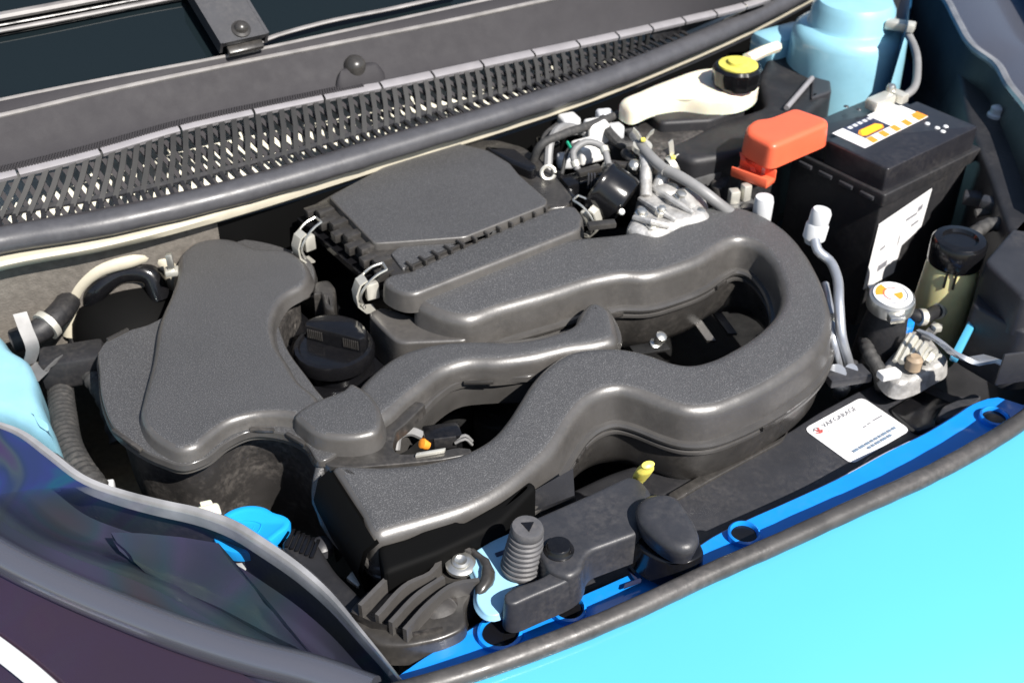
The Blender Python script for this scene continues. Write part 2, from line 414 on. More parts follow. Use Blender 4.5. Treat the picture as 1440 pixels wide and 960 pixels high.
# firewall with cream flange under the seal
cow_px = [(-60, 352), (0, 338), (130, 317), (250, 291), (400, 252), (560, 204), (700, 162), (850, 112), (960, 68), (1060, 24), (1130, -12), (1250, -80)]
CZ = .062
cs = spline(pix(cow_px, CZ), step=.02)
BK = [-out_normal(cs, i) for i in range(len(cs))]
fw = [max(0.0, 1 - k/len(cs)*4.2) - .42*min(1, max(0, (k/len(cs)-.12)/.2)) for k in range(len(cs))]
mb = MB(); mb.quadgrid([[p + n*(o*(.36+.8*f) if o < 0 else o) + Z*(dz*(.9+.1*f)) for p, n, f in zip(cs, BK, fw)] for o, dz in ((.04, -.016), (-.004, -.018), (-.0135, -.020), (-.0165, -.024), (-.012, -.033), (.012, -.046))])
mb.build('firewall_flange', M['cream'], car)
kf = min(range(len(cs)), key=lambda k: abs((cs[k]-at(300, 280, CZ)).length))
for k0, k1, nm, m_ in ((0, kf+1, 'firewall_insulation', 'felt'), (kf, len(cs), 'firewall_shade', 'void')):  # the stretch past the felt is blackened to stand for shade
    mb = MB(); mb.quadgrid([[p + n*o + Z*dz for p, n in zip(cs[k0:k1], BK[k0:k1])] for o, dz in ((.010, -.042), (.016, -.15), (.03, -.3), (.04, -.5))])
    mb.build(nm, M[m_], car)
# ================================================================== SEALS, COWL, WINDSCREEN
def seal_mesh(path, N, r, flat, name, m, seg=14, wob=.04, par=None):
    mb = MB(); rr = [r*(1+wob*math.sin(i*1.7)*random.random()) for i in range(len(path))]
    mb.tube(path, rr, seg, True, flat); return mb.build(name, m, par)
o = seal_mesh([p + Z*.003 for p in seal_c], SN, .0098, .95, 'front_rubber_seal', M['rubber2'])
tag(o, 'worn black rubber sealing strip lying along the cyan front panel edge', 'rubber seal')
fs = [p for p in cs]
o = seal_mesh(fs, BK, .0180, .85, 'rear_rubber_seal', M['rubber'])
tag(o, 'thick rounded black rubber seal running below the louvred cowl grille', 'rubber seal')

cg = thing('cowl_grille', 'weathered black plastic cowl panel with louvred air grille below the windscreen', 'cowl panel', at(400, 200, .05))
bot_px = [(-60, 322), (0, 309), (130, 287), (250, 262), (400, 224), (560, 177), (700, 137), (850, 88), (960, 45), (1060, 3), (1100, -14)]
top_px = [(-60, 263), (0, 249), (130, 217), (250, 182), (400, 149), (560, 117), (700, 87), (850, 55), (960, 30), (1060, 5), (1100, -10)]
sl_b = spline(pix(bot_px, .075), step=.004); 
tz = [.118, .118, .118, .118, .117, .115, .112, .106, .10, .094, .09]
sl_t = spline([at(p[0], p[1], z) for p, z in zip(top_px, tz)], step=.004)
def along(path, t):
    L = [0]
    for i in range(1, len(path)): L.append(L[-1] + (path[i]-path[i-1]).length)
    d = t*L[-1]
    for i in range(1, len(L)):
        if L[i] >= d: return path[i-1].lerp(path[i], (d-L[i-1])/max(1e-9, L[i]-L[i-1]))
    return path[-1].copy()
NS = 76
for i in range(NS):
    t = .012 + i/NS*.93
    b_, t_ = along(sl_b, t), along(sl_t, min(1, t+.017))
    d = (along(sl_b, min(1, t+.005)) - along(sl_b, max(0, t-.005))).normalized()
    if i/NS < .80:
        mid = b_.lerp(t_, .55) + d*.0015 + Z*.0015
        mb = MB(); mb.strip([b_ - d*.003, mid, t_ + d*.0015], d*.0036, .0016); mb.build('louvre_slat', M['slat'], cg)
        dn = (Z*-.012)
        if i % 1 == 0:
            q0 = b_ + dn + d*.022; q1 = along(sl_t, t) + dn*.9 + d*-.006
            mb = MB(); mb.strip([q0, q1], d*.0032, .0012); mb.build('inner_slat', M['cowl'], cg)
    elif i/NS < .82:
        pass
# closed, ribbed end of the grille
for i in range(46):
    t = .762 + i/46*.17
    b_, t_ = along(sl_b, t), along(sl_t, t)
    d = (along(sl_b, min(1, t+.005)) - along(sl_b, max(0, t-.005))).normalized()
    if i % 2 == 0:
        mb = MB(); mb.strip([b_ + Z*.001, b_.lerp(t_, .35) + Z*.001], d*.0012, .0012); mb.build('rib', M['matte'], cg)
mb = MB(); mb.quadgrid([[along(sl_b, .765 + k*.0117) + Z*-.002 for k in range(21)], [along(sl_t, .765 + k*.0117) + Z*-.002 for k in range(21)]]); mb.build('blank_panel', M['matte'], cg)
# frames at the slats' feet
def band(path, dz0, off0, dz1, off1, name, m, th=.0015):
    n = len(path); mb = MB(); A = []; B = []
    for i in range(0, n, 3):
        nn = -out_normal(path, i); A.append(path[i]+nn*off0+Z*dz0); B.append(path[i]+nn*off1+Z*dz1)
    mb.quadgrid([A, B, [q-Z*th*2 for q in B], [q-Z*th*2 for q in A], A]); return mb.build(name, m, cg)
band(sl_b, .0, -.024, .001, -.016, 'lower_frame', M['cowl'])
band(sl_b, .004, .003, .007, .008, 'middle_frame', M['matte'])
n0 = 164
for i in range(n0):
    if i > .8*n0: break
    t = .01 + i/n0; b_ = along(sl_b, t); d = (along(sl_b, min(1, t+.005)) - along(sl_b, max(0, t-.005))).normalized(); nn = Vector((-d.y, d.x, 0))
    if i % 2: continue
    mb = MB(); mb.strip([b_ - nn*.017 + Z*.0005, b_ + nn*.004 + Z*.003], d*.0026, .0014); mb.build('foot_bar', M['matte'], cg)
# pale trim segments over the grille
cuts = [-.01, .052, .128, .208, .283, .357, .42, .48, .54, .605, .665, .72, .77, .82, .87, .92, .97]
for a, b in zip(cuts[:-1], cuts[1:]):
    A = []; K = 6
    for k in range(K+1):
        t = max(0, min(1, a + (b-a)*k/K + (.0012 if k == 0 else -.0012 if k == K else 0))); A.append(along(sl_t, t))
    mb = MB(); n_ = [-out_normal(A, i) for i in range(len(A))]
    mb.quadgrid([[p + nn*o + Z*dz for p, nn in zip(A, n_)] for o, dz in ((-.004, -.005), (-.006, 0), (-.003, .0025), (.006, .0045), (.009, .004), (.009, -.004))])
    mb.build('trim_segment', M['trim'], cg)
# cowl sheet rising to the screen
def px_line(pts, z): return spline(pix(pts, z), step=.03)
l0 = [p + Z*.003 for p in [along(sl_t, k/40) for k in range(41)]]
def res_open(path, n): return [along(path, k/n) for k in range(n+1)]
l1 = res_open(px_line([(-90, 182), (0, 163), (150, 128), (300, 96), (470, 62), (640, 28), (760, 2), (900, -28), (1100, -60)], .168), 40)
l2 = res_open(px_line([(-90, 160), (0, 141), (150, 111), (300, 83), (470, 47), (640, 10), (760, -16), (900, -46), (1100, -80)], .178), 40)
nb = [-out_normal(l0, i) for i in range(41)]
rows = [[p + n*.006 + Z*0 for p, n in zip(l0, nb)], [p.lerp(q, .25) - Z*.010 for p, q in zip(l0, l1)], [p.lerp(q, .55) - Z*.006 for p, q in zip(l0, l1)], [p.lerp(q, .96) for p, q in zip(l0, l1)]]
mb = MB(); mb.quadgrid(rows); mb.build('cowl_sheet', M['cowl'], cg)
mb = MB(); mb.tube(l1, .0032, 8); mb.build('cowl_bead', M['strip'], cg)
mb = MB(); mb.quadgrid([[p for p in l1], [p.lerp(q, .5) + Z*.003 for p, q in zip(l1, l2)], [q for q in l2], [q + Vector((-.006, .01, -.012)) for q in l2]]); mb.build('screen_lip', M['cowl'], cg)
mb = MB(); mb.tube(l2, .0026, 8); mb.build('lip_bead', M['strip'], cg)
# rows of small raised nubs behind the trim: too many and small to pick apart
mb = MB()
for r in range(4):
    for k in range(150):
        t = .005 + k/150*.40 + (r % 2)*.0013
        p = along(l0, t); q = along(l1, t)
        c = p.lerp(q, .07 + .055*r) - Z*(.0025 + .002*r)
        mb.lathe(c, [(.0020, -.001), (.0016, .0014), (.0005, .002)], n=5)
o = mb.build('nub_field', M['cowl'], cg); o['kind'] = 'stuff'
# water tray beneath, its white standing for sun glints
mb = MB(); mb.quadgrid([[p + n*o + Z*dz for p, n in zip(cs, BK)] for o, dz in ((.012, -.026), (.03, -.030), (.07, -.020), (.12, .0), (.2, .03))]); mb.build('water_tray', M['tray'], cg)

# washer nozzle
nz = at(500, 108, .125)
wn = thing('washer_nozzle', 'small rounded black washer nozzle sitting on the cowl panel', 'nozzle', nz)
mb = MB(); o = spline([nz + LAT*a*.001 + FRT*b*.001 for a, b in ((-34, 12), (-30, -2), (-12, -12), (4, -14), (26, -8), (40, 6), (36, 16), (0, 18))], True, .004)
mb.prism(o, [(.003, nz.z-.014), (0, nz.z), (-.004, nz.z+.008), (-.009, nz.z+.015), (-.012, nz.z+.017)], smooth=3); mb.build('base', M['cowl'], wn)
mb = MB(); mb.lathe(nz + Z*.012, [(.0155, -.006), (.0155, .003), (.0145, .009), (.011, .0145), (.006, .017), (.001, .0178)], axis=Vector((.1, -.25, 1)), n=24); mb.build('dome', M['smooth'], wn)

# windscreen
UPB = Vector((-.30, .52, .42)).normalized()
mb = MB(); mb.quadgrid([[q + Vector((-.004, .008, -.004)) for q in l2], [q + UPB*.25 + Z*.012 for q in l2], [q + UPB*.6 + Z*.02 for q in l2], [q + UPB*1.0 + Z*.02 for q in l2]])
o = mb.build('windscreen', M['glass']); tag(o, 'dark reflection coloured windscreen glass rising behind the cowl panel', 'windscreen')
def on_glass(x, y):
    """point on the sloping screen seen over a spot"""
    o0 = Vector((0, 0, CAM_H)); d = (at(x, y, 0) - o0).normalized()
    i = min(range(len(l2)), key=lambda k: abs((l2[k]-o0).normalized().x - d.x)); q = l2[i]
    n = UPB.cross(LAT).normalized(); t = (q - o0).dot(n)/d.dot(n); return o0 + d*t
gN = LAT.cross(UPB).normalized(); 
if gN.z < 0: gN = -gN
wa = thing('windscreen_wiper', 'black windscreen wiper with grey blade and broad bolted arm', 'wiper', on_glass(335, 75)); wb = wa
for (y0, r, nm, m_) in ((26, .0075, 'blade_spine', 'strip'), (46, .0042, 'rubber_edge', 'strip'), (38, .003, 'groove', 'gloss')):
    pth = [on_glass(-60, y0+14), on_glass(60, y0-8), on_glass(180, y0-31), on_glass(262, y0-47)]
    mb = MB(); mb.tube([p + gN*.008 for p in spline(pth, step=.03)], r, 8, True, .7); mb.build(nm, M[m_], wb)
# wiper arm
a0, a1, a2 = on_glass(290, -40)+gN*.035, on_glass(296, 2)+gN*.032, on_glass(342, 72)+gN*.024
ax = (a2-a0).normalized(); sx = ax.cross(gN).normalized()
mb = MB(); mb.strip([a0, a1, a1.lerp(a2, .5), a2], sx*.030, .0045); mb.build('arm_plate', M['slate'], wa)
mb = MB(); mb.strip([a0-sx*.031-gN*.006, a1-sx*.031-gN*.006, a2-sx*.031-gN*.006], gN*.011, .002); mb.build('arm_flange', M['slate'], wa)
mb = MB(); mb.strip([a0+sx*.031-gN*.006, a1+sx*.031-gN*.006, a2+sx*.031-gN*.006], gN*.011, .002); mb.build('arm_flange', M['slate'], wa)
mb = MB(); mb.box(a2 + ax*.004 - gN*.010, sx*.024, ax*.006, gN*.004, .002); mb.build('end_clip', M['smooth'], wa)
for q in (on_glass(295, 2)+gN*.036, on_glass(336, 60)+gN*.030):
    mb = MB(); mb.lathe(q, [(.0125, -.001), (.0125, .001), (.009, .003), (.0075, .007), (.004, .0095), (.0005, .010)], axis=gN, n=20); mb.build('domed_bolt', M['smooth'], wa)
mb = MB(); mb.tube(spline([on_glass(350, 72)+gN*.008, on_glass(372, 60)+gN*.006, on_glass(430, 42)+gN*.006, on_glass(560, 14)+gN*.006, on_glass(640, -4)+gN*.006], step=.02), .0042, 8, True, .6)
o = mb.build('screen_edge_rubber', M['strip'], wa); o.name = 'lower_rubber'

# ================================================================== ENGINE COVER (left shell)
def slab(name, px, zt, zb, r, m, par, draft=.003, rs=.004, sm=5, foot=0, spl=True, corner=.006, seg=5, m2=None):
    pts = pix(px, zt)
    o = resample(spline(pts, True, .004) if spl else fillet(pts, corner), rs); o = ccw(o)
    mb = MB(); mb.prism(o, round_prof(zb, zt, r, draft, seg=seg, foot=foot), smooth=sm); return mb.build(name, m, par, m2=m2)
ec = thing('engine_cover', 'grained black plastic engine cover shell beside the oil filler cap', 'engine cover', at(310, 480, -.2))
cov = [(318, 333), (336, 337), (357, 346), (405, 350), (427, 364), (437, 384), (428, 400), (404, 414), (389, 434), (384, 456), (389, 482), (405, 508), (421, 534), (446, 556), (452, 578), (425, 584), (392, 581), (357, 583), (324, 592), (297, 610), (276, 627), (252, 632), (227, 622), (196, 578), (200, 558), (213, 508), (224, 447), (240, 410), (249, 384), (254, 354), (279, 337)]
slab('top_shell', cov, 0, -.018, .009, M['grain'], ec, draft=.003, m2=M['wall'])
fl = [(210, 455), (180, 464), (150, 478), (139, 492), (139, 520), (146, 570), (160, 600), (190, 626), (225, 644), (262, 653), (288, 644), (320, 620), (352, 606), (392, 608), (430, 624), (452, 648), (470, 640), (480, 600), (440, 540), (400, 480), (395, 430), (440, 400), (436, 366), (400, 348), (320, 336), (262, 350), (250, 400), (235, 440)]
slab('flange', fl, -.016, -.024, .0025, M['grain'], ec, draft=.001, sm=3, m2=M['rimm'])
slab('flange_rim', [(p[0], p[1]+4) for p in fl], -.026, -.033, .002, M['rimm'], ec, draft=.002, sm=3)
lb = [(205, 470), (165, 490), (156, 520), (160, 575), (185, 612), (225, 632), (262, 640), (290, 632), (322, 610), (355, 596), (392, 598), (428, 618), (450, 650), (490, 620), (430, 540), (390, 480), (420, 400), (320, 350), (262, 366), (235, 440)]
pts = pix([(x, y+5) for x, y in lb], -.032); o_ = ccw(resample(spline(pts, True, .004), .005))
mb = MB(); mb.prism(o_, [(-.010, -.19), (-.004, -.13), (-.002, -.07), (0, -.032)], smooth=2); mb.build('lower_shell', M['dusty'], ec)
# snap seams along the flange
for (x0, y0, x1, y1) in ((352, 603, 386, 604), (160, 604, 200, 632), (404, 609, 430, 624), (150, 478, 180, 463)):
    a, b = at(x0, y0, -.0155), at(x1, y1, -.0155); d = (b-a); nn = Vector((-d.y, d.x, 0)).normalized()
    mb = MB(); mb.box((a+b)/2 - nn*.001, d*.5, nn*.0022, Z*.0022, .0008); mb.build('snap_tab', M['smooth'], ec)
pad = [(492, 536), (508, 542), (533, 568), (537, 590), (530, 606), (512, 612), (470, 614), (448, 610), (424, 594), (413, 582), (432, 566), (462, 553), (484, 545)]
slab('raised_pad', pad, .004, -.024, .008, M['grain'], ec, draft=.004, m2=M['wall'])
tray = [(410, 590), (428, 616), (442, 640), (462, 655), (500, 657), (560, 652), (620, 646), (662, 638), (664, 630), (640, 628), (612, 636), (560, 638), (552, 630), (556, 606), (570, 596), (600, 566), (560, 560), (500, 570), (440, 575)]
slab('front_tray', tray, -.020, -.034, .002, M['smooth'], ec, draft=.001, sm=2, spl=False)
mb = MB(); a, b = at(585, 640, -.018), at(626, 633, -.018); mb.box((a+b)/2, (b-a)*.5, Vector((.0006, .0022, 0)), Z*.002, .0006); mb.build('snap_tab', M['galv'], ec)
# connecting duct in the middle
duct = [(498, 548), (524, 518), (562, 492), (612, 478), (668, 474), (722, 475), (772, 466), (806, 452), (815, 434), (834, 420), (856, 428), (867, 452), (867, 476), (846, 483), (800, 490), (748, 502), (700, 508), (655, 510), (625, 520), (598, 540), (572, 560), (548, 582), (524, 596)]
slab('connecting_duct', duct, -.006, -.040, .0145, M['grain'], ec, draft=.001, seg=7, m2=M['wall'])
dfl = [(520, 560), (560, 520), (620, 485), (722, 478), (806, 460), (850, 430), (866, 450), (870, 484), (826, 490), (768, 506), (748, 528), (720, 530), (680, 532), (648, 536), (616, 556), (590, 582), (565, 600), (540, 604)]
slab('duct_flange', dfl, -.030, -.037, .002, M['rimm'], ec, draft=.001, sm=3)
slab('duct_flange_rim', [(p[0], p[1]+5) for p in dfl], -.039, -.075, .003, M['rimm'], ec, draft=-.004, sm=3)
for (x0, y0, x1, y1) in ((652, 536, 694, 535), (566, 592, 594, 573)):
    a, b = at(x0, y0+2, -.030), at(x1, y1+2, -.030); d = (b-a); nn = Vector((-d.y, d.x, 0)).normalized()
    mb = MB(); mb.box((a+b)/2, d*.5, nn*.002, Z*.002, .0008); mb.build('snap_tab', M['smooth'], ec)

# ================================================================== INTAKE DUCT (the long S-bend)
idt = thing('intake_duct', 'long grained black plastic air intake duct bending in a U round the engine', 'air duct', at(900, 560, -.2))
ud = [(584, 424), (600, 434), (628, 445), (654, 449), (705, 434), (777, 414), (847, 393), (878, 388), (906, 389), (956, 377), (994, 362), (1019, 345), (1041, 337), (1062, 343), (1081, 361), (1095, 388), (1099, 414), (1090, 438), (1066, 463), (1031, 486), (994, 503), (969, 508), (944, 504), (919, 495), (894, 488), (862, 484), (831, 485), (802, 490), (775, 505), (748, 531), (729, 560), (711, 587), (690, 610), (662, 627), (608, 643), (539, 650), (466, 654), (480, 678), (505, 718), (528, 754), (565, 746), (600, 736), (657, 718), (712, 690), (748, 662), (780, 632), (800, 600), (818, 574), (842, 555), (868, 548), (900, 555), (930, 567), (962, 577), (1000, 577), (1040, 564), (1082, 544), (1118, 522), (1148, 498), (1166, 474), (1172, 446), (1166, 418), (1150, 378), (1130, 345), (1100, 315), (1062, 294), (1022, 285), (985, 289), (940, 302), (890, 322), (840, 328), (780, 334), (700, 356), (620, 390)]
# a straight cut for the mouth needs its corners kept: double the points there
def dbl(L, keys):
    out = []
    for p in L:
        out.append(p)
        if p in keys: out.append((p[0]+.6, p[1]+.4))
    return out
TP, TF = at(900, 430, 0), Vector((.47, -.88, 0))
tilt_z = lambda x, y: TP.z - .13*((x-TP.x)*TF.x + (y-TP.y)*TF.y)
pts = [at_tilt(x, y, TP, TF, .13) for x, y in ud]; oo = ccw(resample(spline(pts, True, .004), .004))
mb = MB(); mb.prism(oo, round_prof(-.041, 0, .013, .003, seg=6), smooth=6, rel=tilt_z); mb.build('top_shell', M['grain'], idt, m2=M['wall'])
fz = -.058
mb = MB(); mb.prism(oo, [(.003, -.050), (.008, -.048), (.009, -.044), (.007, -.041), (.002, -.040)], smooth=6, cap0=False, cap1=False, rel=tilt_z); mb.build('flange', M['rimm'], idt)
mb = MB(); mb.prism(oo, [(.003, -.0585), (.007, -.0565), (.007, -.053), (.003, -.051)], smooth=6, cap0=False, cap1=False, rel=tilt_z); mb.build('lower_flange', M['rimm'], idt)
mb = MB(); mb.prism(oo, [(-.020, -.125), (-.012, -.118), (-.003, -.10), (.001, -.066), (.002, -.0495)], smooth=6, rel=tilt_z); mb.build('lower_shell', M['smooth'], idt)
for (x0, y0, x1, y1) in ((880, 452, 944, 434), (1060, 612, 1086, 598), (1120, 575, 1160, 540), (985, 636, 1030, 628), (880, 628, 930, 640)):
    pass
# snap tabs following the flange
for k in (18, 60, 96, 150, 205, 262, 320, 372, 430, 470, 520, 575):
    k = k*len(oo)//640
    if k+6 >= len(oo): continue
    a, b = oo[k], oo[k+5]; d = b-a; nn = Vector((d.y, -d.x, 0)).normalized()
    mb = MB(); mb.box(Vector(((a.x+b.x)/2, (a.y+b.y)/2, tilt_z((a.x+b.x)/2, (a.y+b.y)/2))) + nn*.0078 + Z*(-.050), d*.5, nn*.0026, Z*.0035, .0008); mb.build('snap_tab', M['smooth'], idt)
# bell mouth
A = [at_tilt(x, y, TP, TF, .13) - Z*.004 for x, y in ((462, 656), (480, 684), (505, 722), (527, 757))]
G = [[p + Z*0 for p in A], [p + Vector((-.012, -.002, -.012)) for p in A], [p + Vector((-.018, -.008, -.035)) for p in A], [p + Vector((-.012, -.014, -.058)) for p in A], [p + Vector((.01, -.02, -.075)) for p in A]]
mb = MB(); mb.quadgrid(G); mb.quadgrid([[p+Vector((.004, 0, -.002)) for p in r] for r in G]); mb.build('mouth_lip', M['void'], idt)  # darkness inside the mouth painted onto the lip
mb = MB(); mb.tube(spline([at(452, 655, -.030), at(446, 690, -.05), at(462, 730, -.07), at(492, 770, -.085), at(520, 790, -.09)], step=.01), [.006, .008, .010, .010, .006], 10); mb.build('mouth_edge', M['grain'], idt)
for (x, y, r) in ((619, 742, .014), (560, 756, .013)):
    mb = MB(); mb.lathe(at(x, y, -.046), [(r, -.02), (r, -.004), (r*.9, 0), (r*.5, -.002)], axis=Vector((.25, -.6, .6)), n=20); mb.build('rubber_grommet', M['gloss'], idt)
slab('shadow_filler', [(530, 766), (574, 754), (594, 744), (602, 726), (620, 716), (638, 724), (646, 736), (664, 726), (704, 703), (742, 672), (756, 682), (704, 736), (620, 776), (540, 806)], -.034, -.14, .006, M['void'], idt, draft=.0, sm=2, spl=False, corner=.006)  # black block added where only deep shadow lies under the duct edge
# ================================================================== AIR FILTER BOX
ab = thing('air_filter_box', 'black plastic air filter box with ribbed lid held by steel latches', 'air filter', at(620, 330, -.15))
lid = [(438, 288), (470, 270), (560, 225), (640, 196), (700, 196), (736, 206), (760, 222), (776, 240), (806, 276), (800, 290), (777, 292), (568, 386), (552, 388)]
slab('lid', lid, .026, -.020, .004, M['smooth'], ab, draft=.001, sm=2, spl=False, corner=.008)
pan = [(462, 276), (540, 234), (640, 200), (694, 213), (716, 228), (730, 245), (770, 281), (768, 288), (654, 333), (560, 340), (526, 342)]
slab('raised_panel', pan, .036, .020, .0025, M['grain'], ab, m2=M['wall'], draft=.001, sm=1, spl=False, corner=.004)
tri = [(549, 356), (566, 378), (700, 322), (652, 340), (562, 346)]
slab('lid_corner', tri, .0295, .02, .002, M['grain'], ab, draft=.001, sm=1, spl=False, corner=.004)
rail = [(536, 394), (550, 384), (572, 382), (700, 324), (776, 292), (808, 287), (821, 304), (817, 322), (700, 368), (584, 413), (566, 412), (548, 404)]
slab('front_rail', rail, .028, .002, .006, M['grain'], ab, m2=M['wall'], draft=.003, sm=4, spl=False, corner=.010)
slab('lower_box', [(440, 300), (560, 230), (700, 205), (800, 285), (812, 300), (700, 362), (584, 408), (560, 412)], -.014, -.17, .003, M['gloss'], ab, draft=-.004, sm=1, spl=False)
# ribs between lid and rail
a, b = at(572, 380, .030), at(776, 291, .030)
for k in range(12):
    p = a.lerp(b, (k+.4)/12); d = (b-a).normalized(); nn = Vector((-d.y, d.x, 0))
    mb = MB(); mb.box(p + nn*.004, d*.0016, nn*.008, Z*.004, .0008); mb.build('rib', M['smooth'], ab)
mb = MB(); mb.box((a+b)/2 + Vector((-.002, .006, -.003)), (b-a)*.5, Vector((-.0008, .0016, 0)), Z*.003, .001); mb.build('rib_bar', M['smooth'], ab)
# teeth on the left edge
a, b = at(440, 292, .022), at(550, 388, .022)
for k in range(11):
    p = a.lerp(b, (k+.5)/11); d = (b-a).normalized(); nn = Vector((d.y, -d.x, 0))
    mb = MB(); mb.box(p + nn*(-.004 if k % 2 else .004) + Z*(.004 if k % 2 else 0), d*.0065, nn*.011, Z*.006, .0015); mb.build('edge_tooth', M['smooth'], ab)
mb = MB(); mb.strip([at(430, 306, .004), at(540, 402, .004)], Vector((-.010, -.008, 0)), .004); mb.build('edge_flange', M['gloss'], ab)
# right hand lug and outlet
slab('lid_lug', [(742, 236), (772, 224), (800, 250), (812, 274), (800, 284), (776, 272)], .022, -.01, .005, M['gloss'], ab, draft=.002, sm=2, spl=False)
mb = MB(); c = at(771, 243, .033); mb.tube(spline([c + Vector((math.cos(k*.6)*.009, math.sin(k*.6)*.004, math.sin(k*.6)*.008)) for k in range(11)], step=.004), .0026, 6); mb.build('wire_eye', M['galv'], ab)
slab('back_corner', [(680, 205), (724, 208), (756, 232), (748, 240), (716, 226)], .040, .02, .004, M['gloss'], ab, draft=.002, sm=1, spl=False)
# steel over-centre latches
def latch(c, yaw, k=1.0):
    X = Vector((math.cos(yaw), math.sin(yaw), 0)); Y = Vector((-math.sin(yaw), math.cos(yaw), 0))
    W = lambda x, y, z: c + (X*x + Y*y)*k + Z*z*k
    mb = MB(); mb.strip([W(-.004, 0, .012), W(-.012, 0, .008), W(-.017, 0, -.004), W(-.016, 0, -.018), W(-.008, 0, -.028), W(.003, 0, -.030)], Y*.0075*k, .0011*k); lo = mb.build('latch', M['galv'], ab)
    for s in (-1, 1):
        mb = MB(); mb.tube(spline([W(-.010, .0085*s, -.020), W(-.014, .0095*s, -.004), W(-.004, .009*s, .010), W(.006, .0085*s, .017), W(.018, .007*s, .020)], step=.003), .0015*k, 6); mb.build('latch_wire', M['steel'], lo)
    mb = MB(); mb.tube([W(.018, -.007, .020), W(.0185, .007, .020)], .0015*k, 6); mb.build('latch_wire', M['steel'], lo)
    mb = MB(); mb.box(W(.002, 0, -.006), X*.007*k, Y*.004*k, Z*.010*k, .0015); mb.build('latch_hook', M['galv'], lo)
latch(at(520, 402, .012), R(25), 1.12)
latch(at(432, 336, .012), R(40), 1.05)
latch(at(826, 302, .012), R(150), 1.0)

# ================================================================== OIL FILLER CAP
oc = at(468, 476, -.022)
oil = thing('oil_filler_cap', 'round glossy black oil filler cap with a ribbed grip bar', 'oil cap', oc - Z*.05)
mb = MB(); mb.lathe(oc, [(.036, -.05), (.039, -.03), (.047, -.026), (.048, -.014), (.0455, -.009), (.041, -.008), (.039, -.011), (.02, -.012), (.001, -.012)], n=44, wob=lambda k: 1 + .012*(k % 2)); mb.build('cap_disc', M['gloss'], oil)
gd = Vector((math.cos(R(-22)), math.sin(R(-22)), 0)); gn = Vector((-gd.y, gd.x, 0))
arc = [oc + gd*.040*math.cos(t) + gn*(.006 + .030*math.sin(t)) for t in [math.pi*k/14 for k in range(15)]]
arc = arc + [oc - gd*.036 + gn*.000, oc + gd*.036 + gn*.000]
mb = MB(); mb.prism(ccw(arc), [(0, oc.z-.014), (0, oc.z+.006), (-.002, oc.z+.009), (-.006, oc.z+.010)], smooth=1); g = mb.build('grip_bar', M['gloss'], oil)
for k in range(26):
    p = oc + gd*(-.033 + .066*k/25) + gn*(.0)
    if abs(k-12.5) < 5: continue
    mb = MB(); mb.box(p + Z*-.001, gd*.0006, gn*.0012, Z*.006); mb.build('grip_rib', M['smooth'], g)
mb = MB(); mb.lathe(oc, [(.048, -.09), (.048, -.05), (.044, -.045)], n=32); mb.build('filler_neck', M['gloss'], oil)
# cam cover under it
vc = [(395, 440), (440, 400), (480, 380), (560, 410), (640, 455), (560, 490), (520, 540), (450, 560), (400, 520)]
cc = thing('cam_cover', 'dark plastic cam cover below the oil filler cap', 'cam cover', at(500, 470, -.2))
slab('cover_plate', [(395, 440), (440, 400), (480, 385), (560, 400), (640, 446), (690, 480), (560, 510), (520, 545), (450, 560), (400, 520)], -.070, -.2, .006, M['gloss'], cc, draft=.004, spl=False, corner=.012)
slab('side_ledge', [(516, 440), (536, 430), (640, 462), (660, 478), (560, 482), (545, 470)], -.018, -.075, .004, M['wall'], cc, draft=.003, spl=False, corner=.01)
slab('strut_rib', [(440, 396), (462, 392), (472, 404), (470, 436), (456, 432), (452, 410), (440, 414)], -.020, -.08, .004, M['smooth'], cc, draft=.002, spl=False, corner=.006)

# ================================================================== ENGINE BELOW
eb = thing('engine_block', 'dark grimy engine block glimpsed below the black ducts', 'engine', at(800, 560, -.44))
slab('block', [(330, 420), (700, 330), (1010, 300), (1120, 420), (1120, 560), (760, 640), (560, 660), (380, 600)], -.19, -.43, .02, M['engine'], eb, spl=False, corner=.03)
for (x0, y0, x1, y1, z0, w_) in ((968, 436, 1000, 480, -.10, .006), (996, 424, 1030, 470, -.11, .006), (1020, 410, 1040, 440, -.10, .014)):
    a, b = at(x0, y0, z0), at(x1, y1, z0-.02); mb = MB(); mb.strip([a, b], Vector((w_, 0, 0)), .003); mb.build('casting_rib', M['wall'], eb)
for (x, y, z, r) in ((700, 580, -.13, .03), (640, 570, -.13, .02), (760, 640, -.14, .03), (1020, 620, -.18, .03)):
    mb = MB(); mb.lathe(at(x, y, z), [(r, -.08), (r, -.004), (r*.9, 0), (r*.5, .002), (r*.45, .008), (0.001, .009)], n=20); mb.build('casting_boss', M['engine'], eb)
bo = thing('flange_bolt', 'bright steel bolt on a small bracket inside the duct loop', 'bolt', at(926, 480, -.09))
c = at(928, 476, -.06)
mb = MB(); mb.lathe(c, [(.009, -.014), (.009, -.010), (.0055, -.008), (.0055, -.002), (.0075, 0), (.007, .006), (.003, .008)], axis=Vector((.3, -.3, 1)), n=12); mb.build('bolt_head', M['steel'], bo)
mb = MB(); mb.box(c + Vector((-.012, -.004, -.012)), Vector((.022, .006, 0)), Vector((-.003, .009, 0)), Z*.002, .001); mb.build('bracket', M['engine'], bo)
